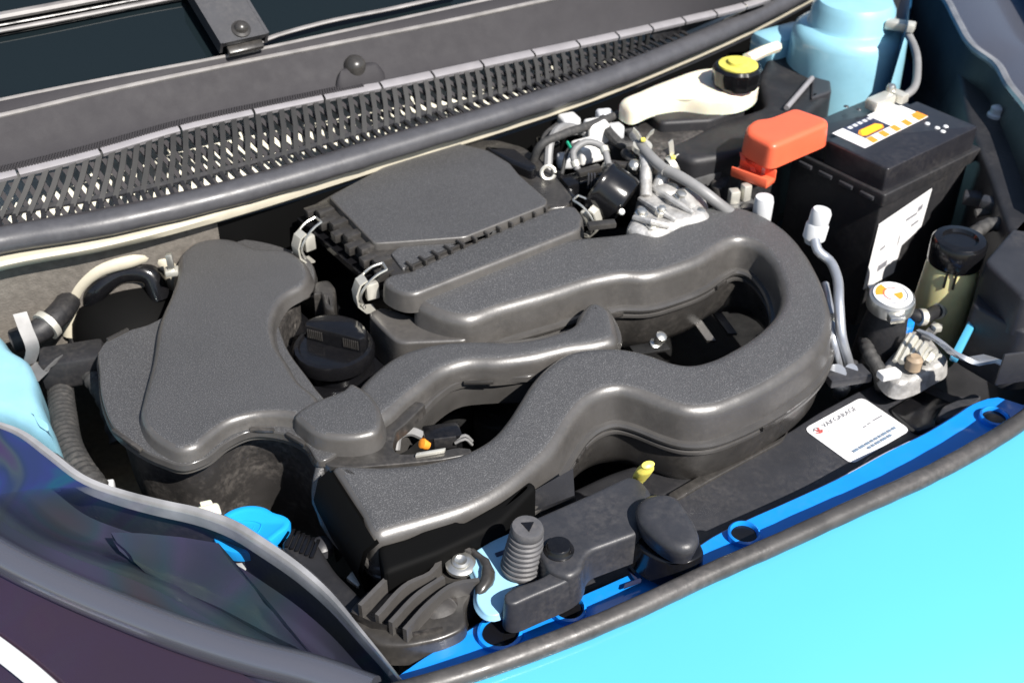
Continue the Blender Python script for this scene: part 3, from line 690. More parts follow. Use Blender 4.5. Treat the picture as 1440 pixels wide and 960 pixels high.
# connector with orange seals in the tray slot
cn = thing('sensor_plug', 'small black sensor plug with orange seals in the cover slot', 'plug', at(610, 622, -.09))
c = at(622, 616, -.055)
mb = MB(); mb.box(c, Vector((.020, .004, 0)), Vector((-.003, .012, 0)), Z*.012, .003); mb.build('plug_body', M['gloss'], cn)
mb = MB(); mb.box(c + Vector((.004, -.012, .004)), Vector((.012, .002, 0)), Vector((0, .001, 0)), Z*.008, .0008); mb.build('lock_tab', M['matte'], cn)
for (x, y) in ((601, 612), (597, 624)):
    mb = MB(); mb.lathe(at(x, y, -.050), [(.0058, -.004), (.0062, 0), (.0055, .004), (.002, .005)], axis=Vector((-.7, -.4, .6)), n=14); mb.build('orange_seal', M['orange'], cn)
hz = at(575, 622, -.055)
mb = MB(); mb.tube(spline([at(556, 632, -.06), at(560, 612, -.048), at(578, 606, -.045), at(594, 612, -.05)], step=.004), .0052, 8); mb.build('hose_stub', M['grey'], cn)
for s in range(2):
    mb = MB(); mb.tube(spline([at(640, 618+5*s, -.05), at(654, 612+5*s, -.045), at(664, 620+5*s, -.055)], step=.004), .0018, 6); mb.build('wire', M['grey'], cn)

# ================================================================== THROTTLE BODY and coolant housing behind the duct
th = thing('throttle_body', 'round black throttle body beside the air filter box', 'throttle', at(865, 275, -.05))
c = at(862, 277, .020); axv = (at(800, 270, .02) - at(905, 300, .02)).normalized()
mb = MB(); mb.lathe(c, [(.020, -.02), (.036, -.018), (.038, -.012), (.038, .016), (.0395, .018), (.0395, .024), (.034, .027), (.030, .024), (.012, .024), (.001, .024)], axis=axv + Vector((0, -.1, .45)), n=36); mb.build('drum', M['gloss'], th)
for k in range(3):
    mb = MB(); mb.box(c + (axv+Z*.45).normalized()*.026 + Vector((.004*k-.012, .002, .006)), Vector((.0012, 0, 0)), Vector((0, .004, 0)), Z*.010, .0006); mb.build('face_rib', M['slate'], th)
mb = MB(); mb.lathe(at(874, 298, .028), [(.0042, -.004), (.0042, .002), (.001, .003)], axis=Vector((.2, -.8, .6)), n=10); mb.build('screw', M['steel'], th)
for (x, y, rz) in ((828, 240, .5), (870, 232, -.2), (846, 316, .2)):
    mb = MB(); mb.box(at(x, y, .035), Vector((.018*math.cos(rz), .018*math.sin(rz), 0)), Vector((-.006*math.sin(rz), .006*math.cos(rz), 0)), Z*.004, .002); mb.build('lug', M['smooth'], th)
mb = MB(); mb.box(at(822, 262, .012), Vector((.030, .012, 0)), Vector((-.006, .014, 0)), Z*.016, .004); mb.build('actuator_box', M['gloss'], th)

wh = thing('coolant_housing', 'pale cast aluminium coolant housing with two hose stubs', 'housing', at(935, 300, -.06))
h_o = [(885, 318), (892, 292), (900, 268), (926, 256), (952, 262), (978, 270), (990, 286), (1000, 296), (960, 312), (920, 326)]
slab('casting', h_o, .022, -.06, .014, M['alu'], wh, draft=.006, sm=4)
mb = MB(); mb.lathe(at(938, 272, .02), [(.018, -.02), (.018, .004), (.014, .010), (.004, .012)], n=18); mb.build('cast_boss', M['alu'], wh)
mb = MB(); mb.lathe(at(970, 290, .012), [(.026, -.03), (.027, .004), (.022, .012), (.008, .015)], axis=Vector((.6, -.2, .8)), n=20); mb.build('cast_boss', M['alu'], wh)
mb = MB(); mb.tube(spline([at(908, 278, .02), at(908, 250, .035), at(908, 222, .05), at(902, 205, .058)], step=.006), .0085, 12); mb.build('hose_stub', M['alu'], wh)
mb = MB(); mb.tube(spline([at(922, 268, .02), at(932, 248, .035), at(944, 232, .045)], step=.006), .0085, 12); mb.build('hose_stub', M['alu'], wh)
for (x, y, z, r) in ((902, 300, .026, .006), (918, 316, .024, .006), (958, 276, .03, .0065), (930, 296, .030, .005), (985, 300, .016, .006)):
    mb = MB(); mb.lathe(at(x, y, z), [(r*1.5, -.01), (r*1.5, 0), (r, .001), (r, .006), (r*.5, .007)], axis=Vector((.1, -.3, 1)), n=6); mb.build('cast_bolt', M['steel'], wh)
for (x0, y0, x1, y1) in ((900, 280, 950, 310), (915, 262, 975, 300), (892, 306, 940, 318)):
    mb = MB(); mb.tube([at(x0, y0, .024), at((x0+x1)/2, (y0+y1)/2, .030), at(x1, y1, .022)], .004, 8); mb.build('cast_rib', M['alu'], wh)
ch = thing('coolant_hose', 'thin grey rubber hose leaving the aluminium housing behind the duct', 'hose', at(960, 250, 0))
mb = MB(); mb.tube(spline([at(936, 238, .05), at(962, 252, .045), at(992, 272, .035), at(1020, 294, .015), at(1050, 312, -.02)], step=.006), .0075, 12); mb.build('hose', M['grey'], ch)
mb = MB(); mb.tube(spline([at(892, 190, .06), at(902, 206, .06), at(918, 224, .055), at(936, 240, .05)], step=.006), .0075, 12); mb.build('hose', M['grey'], ch)
def hose_clamp(c, ax, r, lab):
    hc = thing('hose_clamp', lab, 'clamp', c)
    mb = MB(); mb.lathe(c, [(r, -.004), (r*1.15, -.004), (r*1.15, .004), (r, .004)], axis=ax, n=20); mb.build('band', M['galv'], hc)
    u = ax.cross(Vector((0, 1, .3))).normalized()
    for s in (-1, 1):
        mb = MB(); mb.strip([c + u*s*.004 + Z*r, c + u*s*.010 + Z*(r+.010), c + u*s*.014 + Z*(r+.013)], ax.normalized()*.0035, .001); mb.build('ear', M['galv'], hc)
    mb = MB(); mb.box(c + Z*(r*1.15) + Vector((0, -.004, 0)), Vector((.003, 0, 0)), Vector((0, .003, 0)), Z*.0022, .001); mb.build('yellow_mark', M['yplast'], hc)
hose_clamp(at(903, 207, .058), Vector((.1, -.2, 1)), .0115, 'spring clamp on the upright hose stub of the aluminium housing')
hose_clamp(at(945, 232, .048), Vector((.7, .3, .4)), .0115, 'spring clamp on the slanting hose stub of the aluminium housing')

# wiring and plugs behind the air filter
pl = thing('wiring_plugs', 'cluster of pale wiring plugs and cables under the rear seal', 'wiring', at(820, 190, 0))
for (x, y, z, sx, sy, sz, m_, rz) in ((838, 190, .03, .016, .014, .022, 'white', .3), (826, 212, .03, .020, .016, .014, 'white', .5), (850, 172, .03, .012, .012, .018, 'capw', .2), (800, 175, .02, .014, .014, .014, 'capw', .4), (770, 210, .015, .016, .014, .016, 'gloss', .2), (866, 208, .01, .02, .016, .014, 'matte', .6), (795, 226, .02, .012, .010, .010, 'capw', .1)):
    mb = MB(); X_ = Vector((math.cos(rz), math.sin(rz), 0)); Y_ = Vector((-math.sin(rz), math.cos(rz), 0))
    mb.box(at(x, y, z), X_*sx, Y_*sy, Z*sz, .005, 3); mb.build('plug_body', M[m_], pl)
for (pts, r, m_) in (([(770, 240, .02), (774, 200, .05), (800, 178, .05), (822, 186, .04)], .006, 'grey'), ([(846, 160, .04), (856, 186, .04), (880, 206, .03), (900, 200, .03)], .007, 'wire'), ([(790, 245, .02), (800, 210, .045), (815, 200, .045)], .0028, 'wire'), ([(760, 225, .01), (766, 196, .04), (784, 178, .04)], .006, 'wire'), ([(880, 150, .03), (884, 175, .03), (900, 196, .02)], .008, 'matte')):
    mb = MB(); mb.tube(spline([at(*q) for q in pts], step=.006), r, 8); mb.build('cable', M[m_], pl)
mb = MB(); mb.tube([at(798, 200, .05), at(805, 212, .048)], .0022, 6); mb.build('green_wire', mat('green wire', (.02, .35, .20), .5), pl)
for (x, y, z, r) in ((893, 233, .04, .009), (853, 235, .03, .007)):
    mb = MB(); mb.lathe(at(x, y, z), [(r, -.01), (r, .002), (r*.6, .006), (.001, .007)], axis=Vector((.2, -.5, .8)), n=10); mb.build('nut', M['steel'], pl)

# black lump of loom cover under the brake reservoir, and the big box behind
hb = thing('heater_box', 'big matte black plastic box between brake reservoir and blue tower', 'plastic box', at(1080, 150, -.1))
slab('box_shell', [(925, 208), (960, 196), (1010, 170), (1075, 150), (1066, 110), (1080, 78), (1110, 76), (1168, 98), (1170, 130), (1104, 188), (1040, 215), (975, 225)], .034, -.12, .010, M['matte'], hb, draft=.004, sm=2, spl=False, corner=.012)
mb = MB(); mb.tube([at(1106, 152, .040), at(1142, 110, .040)], .004, 8); mb.build('ridge', M['trim'], hb)  # pale colour paints the lit line along the black box
slab('side_wall', [(1142, 104), (1166, 98), (1170, 128), (1140, 138)], .039, -.1, .004, M['slate'], hb, draft=.001, sm=1, spl=False)
slab('loom_cover', [(880, 176), (930, 158), (980, 164), (996, 184), (956, 204), (930, 224), (900, 206)], .030, -.08, .012, M['dusty'], hb, draft=.01, sm=4)
slab('felt_pad', [(1000, 238), (1022, 228), (1028, 252), (1014, 266), (1000, 262)], .0, -.05, .004, M['dusty'], hb, spl=False)

# ================================================================== BRAKE FLUID RESERVOIR
br = thing('brake_fluid_reservoir', 'milky plastic brake fluid reservoir with yellow topped black cap', 'reservoir', at(980, 140, 0))
slab('tank', [(872, 140), (900, 124), (940, 108), (985, 94), (1020, 92), (1052, 98), (1068, 110), (1062, 122), (1040, 132), (1000, 135), (960, 131), (920, 137), (886, 148)], .075, .045, .013, M['milk'], br, draft=.0, sm=5, seg=6)
mb = MB(); mb.strip([at(925, 139, .064), at(980, 139, .066), at(1030, 138, .066)], Vector((0, .003, .001)), .002); mb.build('seam', M['milk'], br)
mb = MB(); mb.lathe(at(948, 150, .046), [(.012, -.02), (.014, .0), (.010, .008), (.002, .009)], axis=Vector((0, -1, .3)), n=16); mb.build('amber_stub', mat('amber plastic', (.50, .30, .05), .4), br)
c = at(1036, 108, .088)
mb = MB(); mb.lathe(c, [(.031, -.012), (.0345, -.006), (.0345, .014), (.031, .018), (.026, .018)], n=48, wob=lambda k: 1 + .03*((k//2) % 2)); cp = mb.build('cap', M['gloss'], br)
mb = MB(); mb.lathe(c + Z*.018, [(.029, -.002), (.028, .002), (.016, .003), (.015, .007), (.002, .008)], n=24); mb.build('yellow_top', M['ycap'], cp)
slab('tank_foot', [(900, 150), (960, 140), (1030, 142), (1050, 150), (1000, 168), (930, 172)], .046, -.02, .006, M['matte'], br, spl=False)
mb = MB(); mb.tube(spline([at(1050, 84, .09), at(1070, 74, .085), at(1092, 66, .07)], step=.006), .009, 8); mb.build('sensor_lead', M['milk'], br)

# ================================================================== BATTERY
BZ = .055
Fc, Rc, Lc = at(1249, 238, BZ), at(1376, 178, BZ), at(1092, 186, BZ)
e1 = Rc - Fc; e1.z = 0; L1 = e1.length; e1.normalize(); e2 = Vector((-e1.y, e1.x, 0)); L2 = (Lc-Fc).dot(e2)
bt = thing('car_battery', 'black car battery with white and orange stickers on its lid', 'battery', Fc + e1*L1/2 + e2*L2/2 - Z*.2)
def brect(a0, a1, b0, b1): return [Fc + e1*a0 + e2*b0, Fc + e1*a1 + e2*b0, Fc + e1*a1 + e2*b1, Fc + e1*a0 + e2*b1]
def bslab(name, rect, zt, zb, r, m, par, corner=.004, draft=0): 
    mb = MB(); mb.prism(ccw(fillet(rect, corner)), round_prof(zb, zt, r, draft, seg=3, inset=0), smooth=0); return mb.build(name, m, par, angle=50)
BL = mat('battery lid plastic', (.016, .016, .020), .36, dust=.15, var=.12, bump=.04)
lidb = bslab('lid', brect(0, L1, 0, L2*.64), BZ, BZ-.045, .0025, BL, bt)
bslab('lid_step', brect(.004, L1-.004, L2*.64-.004, L2*.985), BZ-.006, BZ-.045, .0025, BL, bt)
bslab('lip', brect(-.005, L1+.012, -.007, L2+.002), BZ-.034, BZ-.052, .0025, M['matte'], bt)
bslab('case', brect(.002, L1-.002, .0, L2-.004), BZ-.050, -.20, .002, M['matte'], bt)
for k in range(4):
    p = Fc + e2*(L2*(.12+.22*k)) - e1*.006 + Z*(-.046); mb = MB(); mb.box(p, e1*.003, e2*(L2*.07), Z*.003, .001); mb.build('side_rib', M['slate'], bt)
# stickers on the lid (thin sheets laid on it)
def sheet(pts, dz, name, m, par):
    mb = MB(); P = [p + Z*dz for p in pts]; mb.prism(ccw([Vector(p) for p in P]), [(0, P[0].z-.0004), (0, P[0].z)]); return mb.build(name, m, par, smooth=False)
s0, s1 = at(1170, 188, BZ), at(1216, 209, BZ); s2 = at(1305, 165, BZ)
u1 = (s2 - s1); u2 = (s0 - s1)
def sp(a, b): q = s1 + u1*a + u2*b; return Vector((q.x, q.y, BZ))
sheet([sp(0, 0), sp(.16, 0), sp(.16, 1), sp(0, 1)], .0006, 'white_sticker', M['paper'], lidb)
sheet([sp(.14, 0), sp(1, 0), sp(1, .30), sp(.14, .30)], .0010, 'white_sticker', M['paper'], lidb)
sheet([sp(.56, .30), sp(1, .30), sp(1, 1.04), sp(.56, 1.04)], .0007, 'white_sticker', M['paper'], lidb)
for k in range(5):
    a = .14 + k*.18; sheet([sp(a, .02), sp(a+.08, .02), sp(a+.10, .28), sp(a+.02, .28)], .0014, 'orange_stripe', M['orange'], lidb)
sheet([sp(.94, .02), sp(1.0, .02), sp(1.0, .34), sp(.90, .34)], .0018, 'orange_stripe', M['orange'], lidb)
sheet([sp(.16, .30), sp(.56, .30), sp(.56, 1.0), sp(.16, 1.0)], .0006, 'navy_field', M['navy'], lidb)
sheet([sp(.17, .42), sp(.22, .36), sp(.48, .36), sp(.52, .48), sp(.48, .64), sp(.24, .66), sp(.18, .56)], .0010, 'orange_badge', M['orange'], lidb)
sheet([sp(.19, .46), sp(.23, .40), sp(.47, .40), sp(.50, .48), sp(.47, .60), sp(.25, .62)], .0014, 'yellow_badge', M['yellow'], lidb)
for k in range(5):
    a = .20 + k*.075; sheet([sp(a, .84), sp(a+.05, .84), sp(a+.05, .95), sp(a, .95)], .0010, 'letter_block', M['capw'], lidb)
for k, (a, b, l) in enumerate(((.62, .78, .16), (.66, .55, .2), (.82, .74, .1))): sheet([sp(a, b), sp(a+l, b), sp(a+l, b+.05), sp(a, b+.05)], .0011, 'print_line', M['capw'], lidb)
for (x, y) in ((1318, 180), (1330, 178), (1326, 185), (1304, 174), (1190, 150), (1208, 154)):
    mb = MB(); mb.lathe(at(x, y, BZ), [(.004, 0), (.003, .0012), (.0005, .0015)], n=10); mb.build('plug_mark', M['capw'] if x > 1250 else M['slate'], lidb)
# white paper label hanging on the case side, facing e2-negative (front right)
c0 = Fc + Z*(-.060); nb_ = -e2
def face(a, h): return Fc + e1*a - e2*.0012 + Vector((0, 0, -h))
fl_ = [face(.004, .085), face(.085, .070) if False else face(L1*.58, .068), face(L1*.56, .130), face(L1*.36, .145), face(L1*.34, .19), face(.0, .19)]
lab = MB(); lab.add(fl_, [tuple(range(6))]); lab.add([p - e2*.0006 for p in fl_], [tuple(range(6))]); lo = lab.build('side_label', M['paper'], bt, smooth=False)
for (a, h, ww, hh) in ((.10, .13, .05, .004), (.34, .10, .12, .004), (.42, .115, .08, .004), (.12, .16, .10, .010), (.46, .090, .05, .008), (.30, .125, .01, .016)):
    q = [face(L1*a, h) - e2*.001, face(L1*(a+ww), h-.003) - e2*.001, face(L1*(a+ww), h-.003+hh) - e2*.001, face(L1*a, h+hh) - e2*.001]
    m2 = MB(); m2.add(q, [(0, 1, 2, 3)]); m2.build('print_mark', M['ink'], lo, smooth=False)
# negative clamp with earth lead
ng = thing('battery_clamp', 'grey metal terminal clamp with earth lead at the battery back corner', 'clamp', at(1246, 145, BZ))
mb = MB(); mb.box(at(1238, 143, BZ+.008), e1*.022, e2*.011, Z*.008, .003); mb.build('clamp_body', M['galv'], ng)
mb = MB(); mb.box(at(1264, 136, BZ+.010), e1*.008, e2*.012, Z*.007, .002); mb.build('clamp_jaw', M['galv'], ng)
mb = MB(); mb.lathe(at(1252, 130, BZ+.012), [(.007, -.01), (.007, .008), (.005, .012), (.001, .013)], n=12); mb.build('terminal_post', M['steel'], ng)
mb = MB(); mb.tube(spline([at(1268, 138, BZ+.01), at(1282, 128, .07), at(1290, 96, .085), at(1284, 62, .10), at(1270, 40, .11), at(1256, 28, .115)], step=.008), .006, 10); mb.build('earth_lead', M['grey'], ng)
mb = MB(); mb.box(at(1266, 36, .118), Vector((.020, -.008, 0)), Vector((.004, .008, 0)), Z*.007, .003); mb.build('lead_clip', M['galv'], ng)
# red positive cover
rc = thing('terminal_cover', 'orange red plastic cover over the positive battery terminal', 'terminal cover', at(1105, 200, .03))
rz = .088
slab('cover_hood', [(1049, 176), (1062, 166), (1080, 165), (1118, 150), (1164, 166), (1166, 173), (1092, 204), (1084, 204), (1050, 186)], rz, rz-.034, .007, M['red'], rc, draft=.002, sm=3, spl=False, corner=.008)
slab('cover_end', [(1049, 178), (1062, 168), (1082, 167), (1136, 185), (1092, 206), (1084, 206), (1050, 188)], rz-.010, rz-.044, .004, M['red'], rc, draft=.002, sm=2, spl=False, corner=.006)
t0, t1 = at(1034, 240, .03), at(1084, 258, .03); td = (t1-t0).normalized(); tn = Vector((-td.y, td.x, 0))
mb = MB(); mb.box((t0+t1)/2, (t1-t0)*.5, tn*.012, Z*.004, .002); lt = mb.build('lower_flap', M['red'], rc)
mb = MB(); mb.box((t0+t1)/2 + tn*.011 + Z*.007, (t1-t0)*.5, tn*.0018, Z*.008, .001); mb.build('flap_rim', M['red'], lt)
mb = MB(); mb.box((t0+t1)/2 - tn*.011 + Z*.005, (t1-t0)*.5, tn*.0018, Z*.006, .001); mb.build('flap_rim', M['red'], lt)
mb = MB(); mb.strip(spline([at(1044, 216, .05), at(1046, 226, .045), at(1058, 234, .04), at(1060, 242, .034)], step=.004), td*.004, .0016); mb.build('hinge_strap', M['red'], rc)
mb = MB(); mb.lathe(at(1078, 240, .035), [(.010, -.02), (.010, .014), (.006, .02), (.001, .021)], n=12); mb.build('terminal_post', M['steel'], rc)
# ================================================================== PIPES, CAPS AND TANKS ON THE RIGHT
ap = thing('air_conditioning_pipe', 'bent aluminium pipe with tall pale grey service cap', 'pipe', at(1180, 480, -.12))
mb = MB(); mb.tube(spline([at(1146, 338, .015), at(1150, 352, .008), at(1166, 366, .0), at(1176, 386, -.004), at(1180, 430, -.015), at(1183, 470, -.04), at(1192, 505, -.08), at(1200, 535, -.13), at(1202, 550, -.18)], step=.006), .0062, 12); mb.build('tube', M['pipe'], ap)
c = at(1148, 322, .02)
mb = MB(); mb.lathe(c, [(.010, -.02), (.0125, -.014), (.0145, -.012), (.0145, .006), (.0125, .009), (.013, .012), (.013, .024), (.011, .028), (.001, .029)], axis=Vector((.12, .05, 1)), n=24); mb.build('service_cap', M['capw'], ap)
mb = MB(); mb.lathe(at(1197, 520, -.10), [(.012, -.006), (.012, .006), (.009, .007)], axis=Vector((.2, -.6, .8)), n=16); mb.build('pipe_clip', M['matte'], ap)
p2 = thing('service_valve', 'short service valve with pale grey cap below the red terminal cover', 'valve', at(1073, 300, -.02))
mb = MB(); mb.lathe(at(1073, 292, .012), [(.010, -.03), (.0125, -.02), (.013, .010), (.0115, .016), (.001, .017)], n=20); mb.build('cap', M['capw'], p2)
mb = MB(); mb.tube([at(1073, 292, .0), at(1073, 292, -.06)], .008, 10); mb.build('stub', M['pipe'], p2)
ps = thing('pipe_pair', 'two short dark metal pipes dropping beside the duct bend', 'pipe', at(1190, 540, -.15))
for (x, y, r) in ((1184, 545, .012), (1205, 540, .008)):
    mb = MB(); mb.tube([at(x-8, y-20, -.08), at(x-2, y-6, -.12), at(x, y+8, -.2)], r, 14); mb.build('pipe_run', M['pipe'], ps)
mb = MB(); mb.box(at(1190, 528, -.085), Vector((.026, .006, 0)), Vector((-.004, .012, 0)), Z*.006, .002); mb.build('pipe_clamp', M['slate'], ps)

p3 = thing('coolant_pipe', 'slim aluminium pipe running close beside the capped service pipe', 'pipe', at(1170, 470, -.1))
mb = MB(); mb.tube(spline([at(1160, 400, -.03), at(1168, 440, -.035), at(1172, 480, -.05), at(1180, 515, -.09), at(1184, 540, -.16)], step=.006), .0052, 10); mb.build('pipe_run', M['pipe'], p3)
mb = MB(); mb.lathe(at(1169, 450, -.037), [(.0052, -.006), (.008, -.006), (.008, .006), (.0052, .006)], axis=Vector((.1, -.5, .5)), n=12); mb.build('pipe_union', M['steel'], p3)
rcap = at(1254, 420, -.022)
rd = thing('radiator_filler', 'black radiator filler neck with silver cap and orange warning disc', 'radiator filler', rcap - Z*.15)
mb = MB(); mb.lathe(rcap, [(.026, -.014), (.0285, -.012), (.0290, -.002), (.0275, .004), (.022, .0065), (.018, .0068)], axis=Vector((0, -.1, 1)), n=40); mb.build('rim', M['steel'], rd)
for s in (-1, 1):
    mb = MB(); mb.box(rcap + Vector((.005*s - .006, -.030*s, -.007)), Vector((.010, .002, 0)), Vector((-.001, .006, 0)), Z*.005, .002); mb.build('ear', M['steel'], rd)
tl = Vector((0, -.1, 1)).normalized()
mb = MB(); mb.lathe(rcap + tl*.0068, [(.0235, -.002), (.0235, .0006), (.001, .0007)], axis=tl, n=32); dk = mb.build('warning_disc', M['paper'], rd)
def arc_sheet(c, r0, r1, a0, a1, name, m, par, lift):
    mb = MB(); P = [c + Vector((math.cos(a)*r, math.sin(a)*r, .1*math.sin(a)*r + lift)) for r, rng in ((r0, range(9)), (r1, range(8, -1, -1))) for a in [a0 + (a1-a0)*k/8 for k in rng]]
    mb.add(P, [tuple(range(len(P)))]); return mb.build(name, m, par, smooth=False, fix=False)
arc_sheet(rcap + tl*.0072, .010, .021, R(120), R(185), 'orange_mark', M['orange'], dk, .0007)
arc_sheet(rcap + tl*.0072, .001, .012, R(-60), R(20), 'orange_mark', M['orange'], dk, .0007)
arc_sheet(rcap + tl*.0072, .011, .0122, R(60), R(250), 'print_ring', M['inkr'], dk, .0010)
arc_sheet(rcap + tl*.0072, .017, .018, R(-120), R(40), 'print_ring', M['ink'], dk, .0010)
rn = rd
mb = MB(); mb.lathe(rcap + Z*-.016, [(.034, -.14), (.031, -.09), (.028, -.03), (.025, -.008), (.025, 0)], axis=Vector((.05, -.02, 1)), n=28); mb.build('neck', M['matte'], rn)

tk = thing('fluid_tank', 'yellowed plastic fluid tank with flat black cap beside fuse box', 'fluid tank', at(1340, 420, -.14))
c = at(1345, 356, .000)
mb = MB(); mb.lathe(c, [(.036, -.16), (.037, -.10), (.035, -.06), (.033, -.02), (.030, -.012), (.028, 0)], axis=Vector((.02, 0, 1)), n=32); mb.build('tank_body', M['tank'], tk)
mb = MB(); mb.lathe(c + Z*.0, [(.033, -.012), (.034, -.008), (.034, .018), (.031, .022), (.022, .023), (.020, .019), (.001, .019)], n=36); mb.build('black_cap', M['gloss'], tk)
mb = MB(); mb.box(c + Vector((-.008, -.034, -.020)), Vector((.0012, 0, 0)), Vector((0, .0012, 0)), Z*.012); mb.build('level_mark', M['gloss'], tk)
mb = MB(); mb.box(c + Vector((-.018, -.030, -.022)), Vector((.0012, 0, 0)), Vector((0, .0012, 0)), Z*.010); mb.build('level_mark', M['gloss'], tk)

fb = thing('fuse_box', 'black plastic fuse box with stepped lid at the right inner wing', 'fuse box', at(1430, 420, -.16))
slab('lid', [(1384, 366), (1436, 306), (1560, 290), (1580, 396), (1440, 420)], .020, -.035, .006, M['slate'], fb, draft=.002, sm=2, spl=False, corner=.01)
slab('skirt', [(1366, 428), (1390, 380), (1432, 322), (1580, 310), (1600, 440), (1440, 468)], -.024, -.11, .004, M['slate'], fb, draft=.004, sm=2, spl=False, corner=.01)
mb = MB(); mb.lathe(at(1424, 372, .010), [(.012, 0), (.0115, .002), (.004, .0022)], n=20); mb.build('lid_mark', M['navy'], fb)

hh = thing('alternator_bracket', 'pale corroded aluminium casting with ribs beside the radiator neck', 'casting', at(1285, 500, -.16))
cb = [(1244, 522), (1262, 486), (1280, 462), (1300, 466), (1322, 488), (1334, 502), (1310, 520), (1288, 532), (1262, 538)]
slab('casting', cb, -.082, -.105, .008, M['alu'], hh, draft=.004, sm=4)
for k in range(7):
    a = at(1258 + k*9, 512 - abs(k-3)*1.5, -.070); b = at(1280 + k*7, 470 + k*5, -.066)
    mb = MB(); mb.tube([a, a.lerp(b, .5)+Z*.004, b], .0045 if k % 2 else .003, 7); mb.build('cast_rib', M['galv'], hh)
mb = MB(); mb.lathe(at(1286, 508, -.066), [(.010, -.01), (.010, .004), (.006, .008), (.001, .008)], n=14); mb.build('cast_boss', mat('tan cast metal', (.40, .30, .20), .6, var=.3), hh)
mb = MB(); mb.box(at(1250, 526, -.070), Vector((.012, .004, 0)), Vector((-.003, .006, 0)), Z*.005, .002); mb.build('end_lug', M['white'], hh)

pr = thing('bonnet_prop_bracket', 'flat grey metal strap cranked across to the right front bracket', 'metal strap', at(1370, 500, -.06))
mb = MB(); mb.strip(spline([at(1298, 466, -.035), at(1320, 480, -.033), at(1352, 502, -.032), at(1368, 508, -.036), at(1392, 504, -.03), at(1412, 512, -.028), at(1424, 518, -.028)], step=.008), Vector((.004, -.008, .003)), .0028); mb.build('strap', M['pipe'], pr)
mb = MB(); mb.box(at(1440, 515, -.02), Vector((.030, .006, 0)), Vector((0, .002, 0)), Z*.022, .004); mb.build('end_plate', M['slate'], pr)
# small cyan bracket behind the strap
mb = MB(); mb.box(at(1355, 478, -.06), Vector((.018, .026, .01)), Vector((.004, -.003, 0)), Z*.004, .002); mb.build('wing_flange', M['paint'], car)

# dark trim and clutter at the right wing
ws = thing('wing_liner', 'black plastic liner with a pale cap bolt along the right wing', 'liner', at(1400, 250, -.1))
slab('liner_shell', [(1340, 60), (1372, 50), (1420, 140), (1480, 260), (1520, 330), (1420, 330), (1392, 250), (1360, 170)], .02, -.2, .008, M['matte'], ws, draft=.004, sm=2, spl=False, corner=.02)
lw = spline([at(1338, 24, .0), at(1352, 80, .0), at(1380, 150, .0), at(1412, 230, .0), at(1444, 330, .0)], step=.02)
mb = MB(); mb.quadgrid([[p + Z*h + Vector((.25, 0, 0))*h for p in lw] for h in (-.15, -.05, .02, .05, .066)]); mb.build('liner_wall', M['matte'], ws)
mb = MB(); mb.lathe(at(1401, 162, .022), [(.013, -.004), (.013, .002), (.010, .004), (.010, .012), (.007, .014), (.001, .015)], n=14); mb.build('cap_bolt', M['capw'], ws)
mb = MB(); mb.box(at(1388, 282, -.02), Vector((.03, -.01, 0)), Vector((.004, .01, 0)), Z*.008, .003); mb.build('clip', M['slate'], ws)
mb = MB(); mb.tube(spline([at(1372, 300, -.01), at(1400, 296, -.005), at(1440, 310, -.01)], step=.01), .006, 8); mb.build('cable', M['wire'], ws)
# right headlight's rear edge
hr = thing('right_headlight', 'glossy dark headlight corner beyond the black wing liner', 'headlight', at(1420, 60, 0))
hr.name = 'headlight'
e_ = [(1300, -40), (1336, 0), (1352, 30), (1376, 66), (1404, 86), (1424, 118), (1450, 150), (1480, 200)]
pa = spline(pix(e_, .070), step=.015)
mb = MB(); mb.quadgrid([pa, [p + Vector((.03, .005, .010)) for p in pa], [p + Vector((.09, .01, .006)) for p in pa], [p + Vector((.18, -.01, -.03)) for p in pa], [p + Vector((.24, -.03, -.12)) for p in pa]]); mb.build('lens', M['lampband'], hr)
mb = MB(); mb.tube([p + Vector((-.004, 0, -.004)) for p in pa], .007, 8); mb.build('lens_rim', M['lamprim'], hr)
mb = MB(); mb.quadgrid([[p + Vector((-.006, 0, -.008)) for p in pa], [p + Vector((-.012, 0, -.05)) for p in pa], [p + Vector((.0, 0, -.16)) for p in pa]]); mb.build('housing', M['matte'], hr)
# rear seal end clip by the tower
ec2 = thing('seal_clip', 'black plastic clip at the rear seal end before the blue tower', 'clip', at(1145, 45, .06))
mb = MB(); mb.box(at(1142, 38, .082), LAT*.020, FRT*.012, Z*.012, .004); mb.build('clip_body', M['matte'], ec2)
mb = MB(); mb.box(at(1146, 50, .075), LAT*.010, FRT*.006, Z*.014, .002); mb.build('clip_tongue', M['gloss'], ec2)
mb = MB(); mb.tube(spline([at(1212, -10, .13), at(1222, 20, .12), at(1236, 36, .115), at(1246, 10, .125)], step=.008), .005, 8); mb.build('clip_strap', M['matte'], ec2)

# ================================================================== FRONT: SHROUD, LATCH, BRACKET
sh = thing('radiator_shroud', 'flat black radiator shroud panel carrying the white garage sticker', 'radiator shroud', at(1120, 650, -.2))
shp = [(640, 880), (760, 800), (820, 775), (900, 740), (938, 698), (1000, 662), (1060, 634), (1110, 606), (1150, 580), (1200, 553), (1236, 536), (1276, 528), (1300, 532), (1340, 556), (1372, 556), (1366, 574), (1330, 594), (1250, 636), (1180, 674), (1090, 716), (1000, 758), (960, 784), (880, 812), (760, 862), (700, 880)]
SHZ = -.126
slab('panel', shp, SHZ, -.16, .003, M['slate'], sh, draft=.001, sm=2, spl=False, corner=.01, rs=.006)
slab('raised_step', [(1252, 574), (1296, 548), (1340, 566), (1372, 562), (1366, 576), (1330, 596), (1290, 606)], SHZ+.006, SHZ-.004, .002, M['gloss'], sh, sm=1, spl=False, corner=.004)
